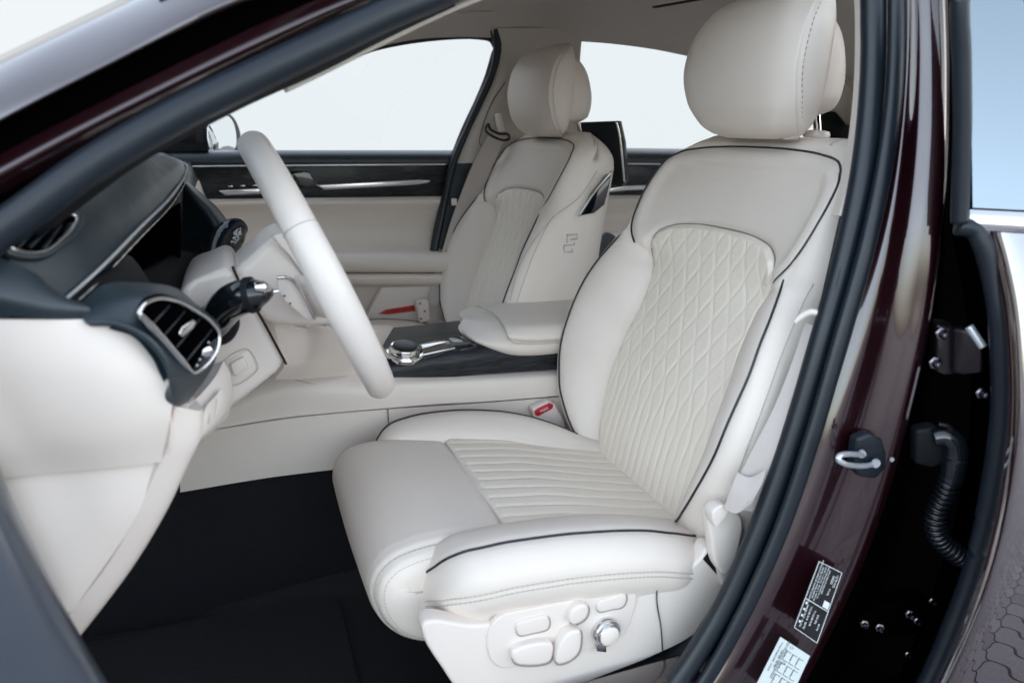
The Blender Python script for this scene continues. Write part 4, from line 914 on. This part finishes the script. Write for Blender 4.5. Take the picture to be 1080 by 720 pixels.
# ------------------------------------------------------------------ near door opening: pillars, seals, sill
bs = empty('body_side', (0, 0, 0), car)
def strip(name, curves, m, parent=bs, thick=.004, nu=90, nv=24, away=(0, 1, 0)):
    return sheet(name, curves, m, parent, thick, nu, nv, away)
# windscreen pillar: outer painted face, black gap, painted flange, seal, black edge
strip('front_pillar', [[(-260, 165, -.60), (-120, 112, -.60), (0, 58, -.59), (60, 30, -.585), (130, -3, -.58), (260, -65, -.57), (460, -150, -.55)],
                       [(-260, 180, -.66), (-120, 124, -.655), (0, 70, -.65), (70, 38, -.64), (150, 0, -.63), (290, -65, -.62), (480, -130, -.60)],
                       [(-260, 230, -.715), (-120, 165, -.705), (0, 102, -.69), (90, 62, -.68), (190, 10, -.67), (340, -55, -.65), (520, -105, -.63)],
                       [(-260, 260, -.72), (-120, 192, -.71), (0, 125, -.70), (100, 74, -.69), (250, 2, -.675), (400, -45, -.655), (580, -80, -.635)],
                       [(-260, 264, -.71), (-120, 196, -.70), (0, 130, -.69), (100, 78, -.68), (254, 5, -.665), (404, -42, -.645), (580, -77, -.625)]], M['roofpaint'])
strip('gap_rubber', [[(-260, 255, -.695), (-120, 190, -.685), (0, 124, -.675), (100, 73, -.665), (254, 2, -.65), (404, -44, -.63), (600, -76, -.61)],
                     [(-260, 305, -.69), (-120, 236, -.68), (0, 170, -.67), (100, 115, -.66), (270, 30, -.645), (410, -28, -.63), (600, -62, -.61)]], M['pit'])
strip('pillar_flange', [[(-260, 300, -.695), (-120, 230, -.685), (0, 163, -.675), (110, 106, -.665), (270, 28, -.65), (345, -4, -.64), (470, -44, -.63), (620, -64, -.61)],
                        [(-260, 325, -.705), (-120, 250, -.695), (0, 182, -.685), (110, 124, -.675), (270, 46, -.66), (380, -2, -.645), (490, -36, -.635), (620, -56, -.615)],
                        [(-260, 345, -.69), (-120, 272, -.68), (0, 206, -.67), (110, 145, -.66), (270, 62, -.645), (395, 2, -.63), (500, -30, -.62), (620, -48, -.60)]], M['paint'])
strip('pillar_gap', [[(-260, 340, -.68), (-120, 268, -.672), (0, 202, -.665), (110, 140, -.655), (270, 58, -.64), (395, -2, -.625), (620, -50, -.60)],
                     [(-260, 380, -.675), (-120, 300, -.667), (0, 235, -.66), (110, 168, -.65), (270, 75, -.635), (410, 10, -.62), (620, -35, -.60)]], M['pit'])
# main weatherstrip all the way round the opening
loop = [(480, -16, -.640), (410, 14, -.650), (340, 47, -.660), (270, 80, -.668), (185, 122, -.678), (100, 172, -.688), (30, 222, -.696), (-30, 268, -.702), (-80, 330, -.71), (-75, 400, -.72), (-45, 480, -.73),
        (0, 585, -.74), (35, 660, -.74), (75, 740, -.735), (180, 860, -.73), (420, 900, -.73), (620, 810, -.735), (700, 735, -.738), (755, 655, -.742), (800, 560, -.744), (836, 460, -.742), (866, 360, -.738), (893, 262, -.728),
        (910, 180, -.716), (919, 100, -.700), (921, 30, -.684), (917, -30, -.668), (880, -110, -.645), (700, -150, -.625), (560, -70, -.63)]
LP = cr(pts(loop), 400, True)
tube('door_seal', LP, .0155, M['rubber'], bs, seg=20, closed=True, smooth_path=False, up=(0, 1, 0), flat=(1, .9))
# thin black inner edge of the front pillar cover and its cream face
strip('pillar_inner_edge', [[(-80, 318, -.685), (0, 262, -.675), (70, 208, -.665), (150, 152, -.655), (250, 102, -.645), (340, 62, -.635), (410, 28, -.628), (480, -4, -.62)],
                            [(-80, 338, -.66), (0, 286, -.65), (63, 236, -.640), (150, 172, -.632), (250, 117, -.622), (340, 76, -.612), (410, 40, -.605), (480, 7, -.60)]], M['black'], nv=6)
tube('pillar_cream_edge', pts([(300, 95, -.602), (330, 81, -.598), (400, 46.5, -.592), (480, 8.5, -.586), (560, -22, -.58)]), .0032, M['liner'], bs)
# inner cream cover of the centre pillar and its foot
strip('centre_pillar_cover', [[(897, -40, -.62), (904, 0, -.635), (905, 50, -.648), (903, 100, -.660), (896, 160, -.672), (888, 200, -.68), (880, 228, -.685)],
                              [(914, -40, -.655), (916, 0, -.668), (916, 50, -.68), (913, 100, -.69), (905, 160, -.70), (896, 200, -.708), (888, 228, -.712)]], M['plastic'], nv=8)
strip('pillar_foot_cover', [[(886, 225, -.705), (869, 300, -.725), (851, 380, -.74), (830, 455, -.745), (808, 520, -.745), (784, 580, -.735), (762, 622, -.715), (742, 652, -.70), (722, 684, -.70), (690, 730, -.70)],
                            [(902, 225, -.73), (882, 300, -.742), (862, 380, -.745), (838, 455, -.747), (815, 520, -.747), (792, 590, -.745), (770, 640, -.742), (745, 680, -.738), (720, 720, -.738), (690, 770, -.738)]], M['rubber'], nv=10)
# second, outer sealing lip
ol = [(969, -40, -.68), (946, -20, -.690), (946, 30, -.703), (943, 100, -.722), (932, 180, -.740), (914, 262, -.753), (886, 360, -.762), (857, 460, -.767), (823, 560, -.768), (782, 650, -.765), (735, 730, -.760), (640, 840, -.755)]
tube('outer_seal', pts(ol[1:]), .0105, M['rubber'], bs, n=160, flat=(1.15, .8), up=(0, 1, 0))
# painted centre pillar face with folded ridges
def col(pts_, dy=0): return [(x, y, Y+dy) for x, y, Y in pts_]
strip('centre_pillar', [[(950, -40, -0.69), (951, 20, -0.703), (949, 80, -0.715), (943, 150, -0.73), (930, 230, -0.745), (905, 330, -0.757), (875, 430, -0.763), (845, 520, -0.765), (812, 600, -0.765), (765, 690, -0.76), (700, 780, -0.755)],
    [(958, -40, -0.6984), (959, 20, -0.7118), (957, 80, -0.7242), (951, 150, -0.7398), (940, 230, -0.755), (918, 330, -0.7668), (889, 430, -0.7733), (860, 520, -0.7753), (828, 600, -0.7753), (782, 690, -0.7711), (720, 780, -0.766)],
    [(966, -40, -0.7), (968, 20, -0.7137), (968, 80, -0.7268), (966, 150, -0.7427), (958, 230, -0.7579), (940, 330, -0.7692), (915, 430, -0.7743), (885, 520, -0.7759), (850, 600, -0.7759), (802, 690, -0.7724), (745, 780, -0.7672)],
    [(980, -40, -0.7102), (983, 20, -0.7253), (984, 80, -0.7395), (982, 150, -0.7558), (975, 230, -0.7712), (962, 330, -0.7819), (938, 430, -0.7874), (910, 520, -0.789), (878, 600, -0.789), (832, 690, -0.7861), (775, 780, -0.7807)],
    [(992, -40, -0.715), (995, 20, -0.731), (996, 80, -0.746), (995, 150, -0.763), (989, 230, -0.779), (976, 330, -0.79), (954, 430, -0.796), (929, 520, -0.798), (900, 600, -0.798), (856, 690, -0.796), (805, 780, -0.79)],
    [(997, -40, -0.708), (1000, 20, -0.724), (1001, 80, -0.739), (1000, 150, -0.756), (995, 230, -0.772), (983, 330, -0.784), (961, 430, -0.79), (937, 520, -0.792), (908, 600, -0.792), (865, 690, -0.79), (815, 780, -0.785)]], M['paint'], nu=120, nv=70)
# pillar flank inside the rear door's hinge gap, its shade put into the colour
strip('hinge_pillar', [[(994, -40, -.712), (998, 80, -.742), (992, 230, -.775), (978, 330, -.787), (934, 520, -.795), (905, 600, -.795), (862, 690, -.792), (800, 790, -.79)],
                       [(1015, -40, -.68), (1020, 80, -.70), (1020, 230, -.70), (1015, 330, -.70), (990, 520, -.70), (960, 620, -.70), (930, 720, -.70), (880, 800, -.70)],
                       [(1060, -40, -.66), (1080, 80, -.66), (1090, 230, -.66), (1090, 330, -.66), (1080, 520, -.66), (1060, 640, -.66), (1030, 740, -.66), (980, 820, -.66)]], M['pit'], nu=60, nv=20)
gridmesh('rear_sill', np.array([[(x, -.80, .0), (x, -.78, .06), (x, -.60, .07)] for x in np.linspace(.08, 1.3, 12)]), M['pit'], bs)
# rocker / sill
strip('sill_carpet', [[(470, 722, -.66), (600, 715, -.66), (690, 690, -.66), (745, 640, -.66)], [(470, 800, -.70), (640, 780, -.70), (735, 700, -.70), (790, 600, -.70)]], M['black'], nv=8)
strip('sill_trim', [[(560, 722, -.655), (640, 708, -.655), (700, 693, -.655), (732, 690, -.66)], [(560, 760, -.685), (650, 745, -.685), (690, 722, -.685), (712, 712, -.69)]], M['rubber'], nv=8)
gridmesh('rocker', np.array([[(x, -.66, .10), (x, -.70, .135), (x, -.76, .14), (x, -.80, .10), (x, -.815, .02), (x, -.80, -.12)] for x in np.linspace(-1.0, .06, 30)]), M['paint'], bs)
# front hinge pillar, nearest the camera at the lower left (edge of the opening)
strip('front_hinge_pillar', [[(-150, 330, -.80), (-110, 420, -.82), (-70, 540, -.84), (-20, 680, -.85), (40, 830, -.85)],
                             [(-80, 330, -.81), (-52, 430, -.83), (-12, 540, -.85), (40, 660, -.86), (80, 760, -.86)],
                             [(-62, 330, -.795), (-30, 440, -.815), (10, 540, -.835), (64, 650, -.845), (118, 752, -.845)],
                             [(-56, 335, -.77), (-22, 440, -.79), (20, 540, -.81), (74, 650, -.82), (128, 745, -.82)],
                             [(-60, 340, -.74), (-25, 440, -.755), (18, 545, -.77), (70, 655, -.78), (120, 750, -.78)]], M['greytrim'], nu=60, nv=40)

# roof rail over the door, front wing and bonnet: outside the photograph, but part of the same car
rl = cr(pts([(930, 0, -.676), (917, -30, -.668), (880, -110, -.645), (700, -150, -.625), (560, -70, -.63), (480, -16, -.64)]), 60)
RL = np.stack([rl+np.array([0, y, z]) for y, z in ((-.004, .012), (-.022, .022), (-.034, .045), (-.022, .075), (.02, .098), (.06, .105))], 0)
solid_sheet('roof_rail', np.stack([cr(RL[:, k], 24) for k in range(60)], 1), .004, M['paint'], bs, (0, 1, -1))
fwg = np.array([[(x, -.86-.03*math.sin((x+2.3)/1.5*math.pi)+.12*max(z-.55, 0), z) for x in np.linspace(-2.3, -.80, 24)] for z in np.linspace(-.05, .80, 20)])
gridmesh('front_wing', fwg, M['paint'], bs)
bon = np.array([[(x, y, .80+.05*math.cos(y/.83*math.pi/2)-.07*((-1.1-x)/1.2)**2) for x in np.linspace(-2.3, -1.08, 24)] for y in np.linspace(-.83, .83, 30)])
gridmesh('bonnet', bon, M['paint'], bs)

# ------------------------------------------------------------------ latch striker, labels
sk_ = empty('door_striker', (0, 0, 0), car)
pn = np.array([-.35, -.92, .0]); pn /= np.linalg.norm(pn)
slab('striker_plate', pts([(905, 463, -.798), (918, 457, -.801), (931, 463, -.803), (936, 478, -.803), (935, 494, -.802), (925, 505, -.801), (909, 504, -.798), (902, 494, -.797), (903, 476, -.797)]), (0.0, .016, 0), M['rubber'], sk_, .004, 3)
tube('striker_loop', pts([(911, 479, -.80), (904, 479, -.815), (890, 479, -.832), (885, 481, -.836), (884, 484, -.837), (889, 488, -.836), (902, 491, -.822), (912, 491, -.812), (922, 489, -.802)]), .0034, M['steel'], sk_, seg=12, n=70)
disc('striker_screw', px(908, 478, -.802), (-.2, -1, 0), [(.001, 0), (.0055, 0), (.005, .003), (.001, .003)], M['steel'], sk_, 20)
disc('striker_screw', px(923, 488, -.805), (-.2, -1, 0), [(.001, 0), (.0062, 0), (.0055, .003), (.001, .003)], M['steel'], sk_, 20)
disc('body_plug', px(940, 484, -.799), (-.2, -1, 0), [(.001, 0), (.0032, 0), (.003, .002), (.001, .002)], M['steel'], sk_, 16)
disc('body_plug', px(880, 449, -.785), (-.2, -1, 0), [(.001, 0), (.004, 0), (.0035, .002), (.001, .002)], M['darkmetal'], sk_, 16)
# tyre-pressure plate: black with pale print
def onface(corners, u, v, lift):      # bilinear point on a 4-corner patch: u along 0->1, v along 0->3
    a, b, c, d = corners; p = (a*(1-u)+b*u)*(1-v)+(d*(1-u)+c*u)*v
    n = np.cross(b-a, d-a); n /= np.linalg.norm(n)
    if n[1] > 0: n = -n
    return p+n*lift
def decal(name, quad, m, base, parent):
    C4 = pts(quad); o = slab(name, [onface(C4, u, v, base) for u, v in ((0, 0), (1, 0), (1, 1), (0, 1))], tuple((onface(C4, 0, 0, 0)-onface(C4, 0, 0, .0006))), m, parent, 0)
    return C4
lb = decal('information_plate', [(863, 590, -.798), (889, 603, -.803), (862, 679, -.806), (836, 661, -.801)], M['sticker'], .0006, bs)
plate = bpy.data.objects['information_plate']
def words(C4, parent, rows, m, base):
    for (u, v, s, size) in rows:
        o = onface(C4, u, v, base); text('print', s, size, m, parent, o, tuple(C4[1]-C4[0]), tuple(C4[0]-C4[3]), .0001)
def box_on(C4, parent, u0, v0, u1, v1, m, base, name='print_box'):
    slab(name, [onface(C4, u, v, base) for u, v in ((u0, v0), (u1, v0), (u1, v1), (u0, v1))], tuple(onface(C4, 0, 0, 0)-onface(C4, 0, 0, .0002)), m, parent, 0)
def vwords(C4, parent, rows, m, base):
    for (u, v, s, size) in rows:
        o = onface(C4, u, v, base); text('print', s, size, m, parent, o, tuple(C4[3]-C4[0]), tuple(C4[1]-C4[0]), .0001)
bd = .02
for (a, b, c, d) in ((.03, .01, .97, .018), (.03, .982, .97, .99), (.03, .01, .05, .99), (.95, .01, .97, .99), (.03, .545, .97, .555)): box_on(lb, plate, a, b, c, d, M['white'], .0008, 'print_line')
vwords(lb, plate, [(.16, .28, 'MANUFACTURED BY MOTOR COMPANY', .0033), (.25, .28, 'GROSS VEHICLE MASS 2650 KG', .0033), (.34, .28, 'AXLE 1 1270 KG  AXLE 2 1490 KG', .0033), (.43, .25, 'THIS VEHICLE CONFORMS TO ALL', .003), (.51, .22, 'APPLICABLE STANDARDS', .003),
                   (.72, .15, '2650', .006), (.84, .15, '1270 KG', .005), (.72, .32, 'TYPE', .0045), (.2, .77, '245/45 R19  35 PSI', .0042), (.34, .77, '275/40 R19  38 PSI', .0042), (.5, .74, 'T135/80 R18', .0042), (.66, .72, '240 kPa', .0042), (.80, .8, '60 PSI', .004)], M['white'], .0009)
box_on(lb, plate, .70, .44, .92, .53, M['white'], .0009)
for k in range(4): box_on(lb, plate, .10+.0*k, .585+.09*k, .17, .615+.09*k, M['white'], .0009)
wb = decal('tyre_pressure_sticker', [(823, 671, -.803), (854, 691, -.809), (826, 752, -.811), (792, 732, -.805)], M['paper'], .0006, bs)
wp = bpy.data.objects['tyre_pressure_sticker']
ink = mat('grey_ink', (.10, .12, .13), .6)
for k in range(4):
    for j in range(3): 
        for (a, b, c, d) in ((.32+.2*j, .12+.2*k, .48+.2*j, .13+.2*k), (.32+.2*j, .27+.2*k, .48+.2*j, .28+.2*k), (.32+.2*j, .12+.2*k, .335+.2*j, .28+.2*k)): box_on(wb, wp, a, b, c, d, ink, .0008, 'print_line')
vwords(wb, wp, [(.10, .3, 'TYRE PRESSURE  COLD', .0042), (.2, .3, '240 kPa  35 PSI', .0042)]+[(.24+.04*k_, .3, 'COLD TYRE INFLATION PRESSURE SEE MANUAL', .0026) for k_ in range(2)]+[(.33+.2*j_, .17+.2*k_, '240 35', .0036) for j_ in range(3) for k_ in range(4)], ink, .0009)
words(wb, wp, [(.42, .05, 'C+', .006), (.40, .32, 'C+', .006)], ink, .0009)

# ------------------------------------------------------------------ rear door, open, hinged on the centre pillar
od = empty('rear_door', (0, 0, 0), car); od['label'] = 'nearer rear door standing open at the right edge'
# edge seal running down the door's leading edge
tube('door_edge_seal', pts([(1019, -40, -.83), (1012, 0, -.83), (1014, 60, -.832), (1015, 130, -.835), (1013, 200, -.838), (1012, 235, -.84)]), .0095, M['rubber'], od, n=60, flat=(1.1, .9))
tube('door_edge_seal', pts([(1010, 238, -.835), (1028, 242, -.845), (1036, 256, -.852), (1046, 290, -.862), (1053, 330, -.872), (1056, 380, -.878), (1056, 430, -.882), (1048, 500, -.884), (1032, 580, -.882), (1008, 650, -.878), (975, 725, -.872), (930, 800, -.865)]), .0125, M['rubber'], od, n=120, flat=(1.0, .9))
# leading face of the door (dark) between pillar and seal
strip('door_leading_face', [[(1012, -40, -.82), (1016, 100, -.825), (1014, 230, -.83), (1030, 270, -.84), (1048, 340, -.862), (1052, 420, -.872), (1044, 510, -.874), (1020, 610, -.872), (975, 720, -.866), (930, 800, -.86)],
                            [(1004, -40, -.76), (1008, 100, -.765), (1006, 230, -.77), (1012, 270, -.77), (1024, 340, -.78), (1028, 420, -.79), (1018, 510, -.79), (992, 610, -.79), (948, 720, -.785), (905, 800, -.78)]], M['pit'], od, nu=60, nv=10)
# outer skin: leans back above, tucks under below
sk_dir = np.array([.62, -.785, 0.]); sk_n = np.array([-.785, -.62, 0.])
D0 = px(1040, 244, -.858)
zt_ = np.linspace(-.4, 1.3, 300); tl_ = np.radians(sm(zt_, [(-.4, -8), (.05, -3), (.25, 3), (.42, 8.0), (.52, 9.5), (.62, 12), (.80, 17), (1.3, 22)]))
hz_ = np.cumsum(-np.tan(tl_))*(zt_[1]-zt_[0]); hz_ -= np.interp(D0[2], zt_, hz_)
def doorpt(x, y, s=0, lift=0):        # on the open door's curved outside, s metres back from its front edge
    d = ray(x, y); P = D0.copy()
    for _ in range(12):
        k = (np.interp(P[2], zt_, hz_)+lift-(CAM-D0) @ sk_n)/(d @ sk_n); P = CAM+d*k
    return P+sk_dir*s
ol_ = cr(np.array([(1040, 244), (1048, 272), (1058, 320), (1063, 372), (1064, 430), (1058, 500), (1042, 580), (1018, 652), (985, 727), (940, 800)], float), 80)
G = []
for s in np.concatenate([np.linspace(0, .03, 12), np.linspace(.04, .75, 30)]):
    G.append([doorpt(x, y, s, -.012*math.exp(-s/.008)) for x, y in ol_])
G = np.array(G)
solid_sheet('door_skin', G, .006, M['doorpaint'], od, (1, 1, 0))
ch = np.array([[doorpt(1023, yy, s, .004*math.sin(math.pi*k/4)) for s in np.linspace(0, .6, 20)] for k, yy in enumerate((221, 225, 231, 237, 242))])
ch = np.stack([cr(ch[:, k], 20) for k in range(20)], 1)
solid_sheet('chrome_waist_strip', ch, .006, M['chrome2'], od, (1, 1, 0))
BW = ((1019, -40, .050), (1021, 20, .060), (1023, 80, .069), (1025, 150, .078), (1026, 219, .088))
bl = np.array([[doorpt(x, y, s) for s in np.linspace(0, w_, 8)] for x, y, w_ in BW])
bl = np.stack([cr(bl[:, k], 30) for k in range(8)], 1)
solid_sheet('pillar_blade', bl, .005, M['blade'], od, (1, 1, 0))
ww_ = np.array([[doorpt(x, y, s, -.008) for s in np.linspace(w_, .6, 8)] for x, y, w_ in BW])
gridmesh('window_glass', ww_, M['tint'], od)
tube('blade_edge', bl[:, -1]+sk_n*.002, .0035, M['rubber'], od, seg=10, smooth_path=False)
# door handle high on the skin
hp = G[16]; i_ = int(np.argmin(abs(hp[:, 2]-.665)))
hc = G[2, i_]
rbox('pull_handle', doorpt(1058, 313, .12, .018), [sk_dir, (0, 0, 1), sk_n], (.20, .030, .022), M['chrome2'], od, .010, 4)
# check arm bracket, bolts
hg = empty('door_hinge', (0, 0, 0), car)
slab('hinge_plate', pts([(988, 342, -.792), (1004, 344, -.80), (1014, 350, -.81), (1016, 394, -.81), (996, 396, -.80), (986, 392, -.79)]), (.02, .03, 0), M['darkmetal'], hg, .004)
slab('hinge_arm', pts([(1004, 346, -.812), (1022, 348, -.83), (1036, 362, -.845), (1038, 394, -.845), (1016, 396, -.825), (1002, 394, -.81)]), (.015, .012, 0), M['darkmetal'], hg, .005)
tube('hinge_pin', pts([(1022, 344, -.835), (1037, 366, -.850)]), .005, M['steel'], hg)
def bolt(x, y, Y, r, m='steel', parent=hg):
    disc('hinge_bolt', px(x, y, Y), (-.5, -.85, .1), [(.001, -.004), (r*1.5, -.004), (r*1.5, 0), (r, .001), (r, .005), (r*.7, .007), (r*.35, .0045), (.001, .004)], M[m], parent, 6)
bolt(994, 352, -.812, .0055, 'boltmetal'); bolt(987, 383, -.808, .0055, 'boltmetal'); bolt(1036, 415, -.86, .005, 'boltmetal')
hg2 = empty('lower_door_hinge', (0, 0, 0), car)
slab('hinge_plate', pts([(903, 655, -.795), (930, 640, -.80), (975, 632, -.81), (985, 645, -.81), (970, 668, -.805), (920, 676, -.80)]), (.02, .03, 0), M['pit'], hg2, .004)
for x, y, r in ((912, 658, .006), (928, 662, .0065), (960, 648, .007), (968, 655, .006), (984, 634, .006), (958, 690, .005)): bolt(x, y, -.825, r*.62, 'boltmetal', hg2)
# wiring gaiter
gt = empty('wiring_gaiter', (0, 0, 0), car)
slab('gaiter_cap', pts([(966, 454, -.80), (985, 450, -.81), (997, 456, -.82), (998, 488, -.82), (985, 494, -.81), (966, 490, -.80)]), (0.01, .02, 0), M['black'], gt, .005, 4)
tube('gaiter_elbow', pts([(984, 462, -.815), (996, 460, -.822), (1005, 464, -.828), (1008, 474, -.830), (1006, 490, -.830), (1003, 506, -.828)]), [.011, .0135, .0145, .0150, .0150, .0145], M['gloss'], gt, seg=20, n=50)
gp = cr(pts([(1003, 502, -.828), (996, 522, -.826), (988, 540, -.824), (987, 558, -.826), (994, 572, -.832), (1006, 582, -.842), (1016, 590, -.850)]), 340)
tube('gaiter_hose', gp, list(.0122+.0022*np.sin(np.linspace(0, 2*np.pi*19, 340))), M['gloss'], gt, seg=22, smooth_path=False)
tube('retaining_clip', pts([(990, 447, -.82), (1000, 449, -.826), (1004, 453, -.828)]), .003, M['darkmetal'], gt)

# ------------------------------------------------------------------ near seat belt hanging beside the seat
nb = empty('seat_belt', (0, 0, 0), car); nb['label'] = 'cream belt hanging between the nearer seat and the pillar'
W1 = net([[(849, 340, -.712), (836, 380, -.718), (816, 430, -.720), (793, 475, -.718), (777, 508, -.714), (766, 535, -.71)],
          [(862, 345, -.732), (852, 385, -.736), (840, 430, -.738), (820, 480, -.738), (808, 512, -.735), (798, 540, -.73)]], 60, 12)
solid_sheet('webbing', W1, .0018, M['webbing'], nb)
W2 = net([[(778, 498, -.718), (771, 515, -.718), (763, 536, -.714)], [(790, 503, -.728), (783, 521, -.730), (776, 541, -.728)], [(808, 495, -.742), (803, 511, -.744), (791, 531, -.742)]], 30, 20)
solid_sheet('webbing_fold', W2, .002, M['webbing'], nb)
tube('belt_guide', pts([(838, 340, -.712), (846, 333, -.716), (856, 329, -.724), (864, 331, -.73), (868, 338, -.735)]), [.003, .0045, .0045, .004, .003], M['plastic'], nb, n=40)
slab('anchor_cover', pts([(750, 540, -.70), (762, 536, -.70), (780, 542, -.70), (784, 552, -.70), (776, 590, -.70), (766, 606, -.70), (757, 598, -.70), (751, 572, -.70)]), (0, .02, 0), M['plastic'], nb, .006, 4, 60)
slab('anchor_latch', pts([(752, 540), (760, 533), (770, 535), (764, 548), (756, 556)], -.712), (0, .02, 0), M['plastic'], nb, .004, 4, 50)
slab('anchor_sleeve', pts([(758, 598), (770, 592), (776, 600), (770, 620), (762, 618)], -.69), (0, .02, 0), M['webbing'], nb, .004)
slab('belt_well', pts([(742, 590, -.681), (752, 577, -.681), (768, 606, -.681), (764, 614, -.681)]), (0, .005, 0), M['black'], nb, .001)

# ------------------------------------------------------------------ floor mat: lies on the carpet, a thing of its own
mt = slab('floor_mat', [(-.98, -.64, .012), (-.42, -.64, .006), (-.40, -.60, .006), (-.40, -.22, .006), (-.44, -.19, .006), (-.95, -.20, .012)], (0, 0, .008), M['carpet'], None, .003)
mt['label'] = 'black carpet floor mat in the driver\'s footwell'; mt['category'] = 'floor mat'
# ------------------------------------------------------------------ put every part under the car at its base
inv = Matrix.Translation((0, 0, -gz))
for o in SC.objects:
    if o.parent is car: o.matrix_parent_inverse = inv
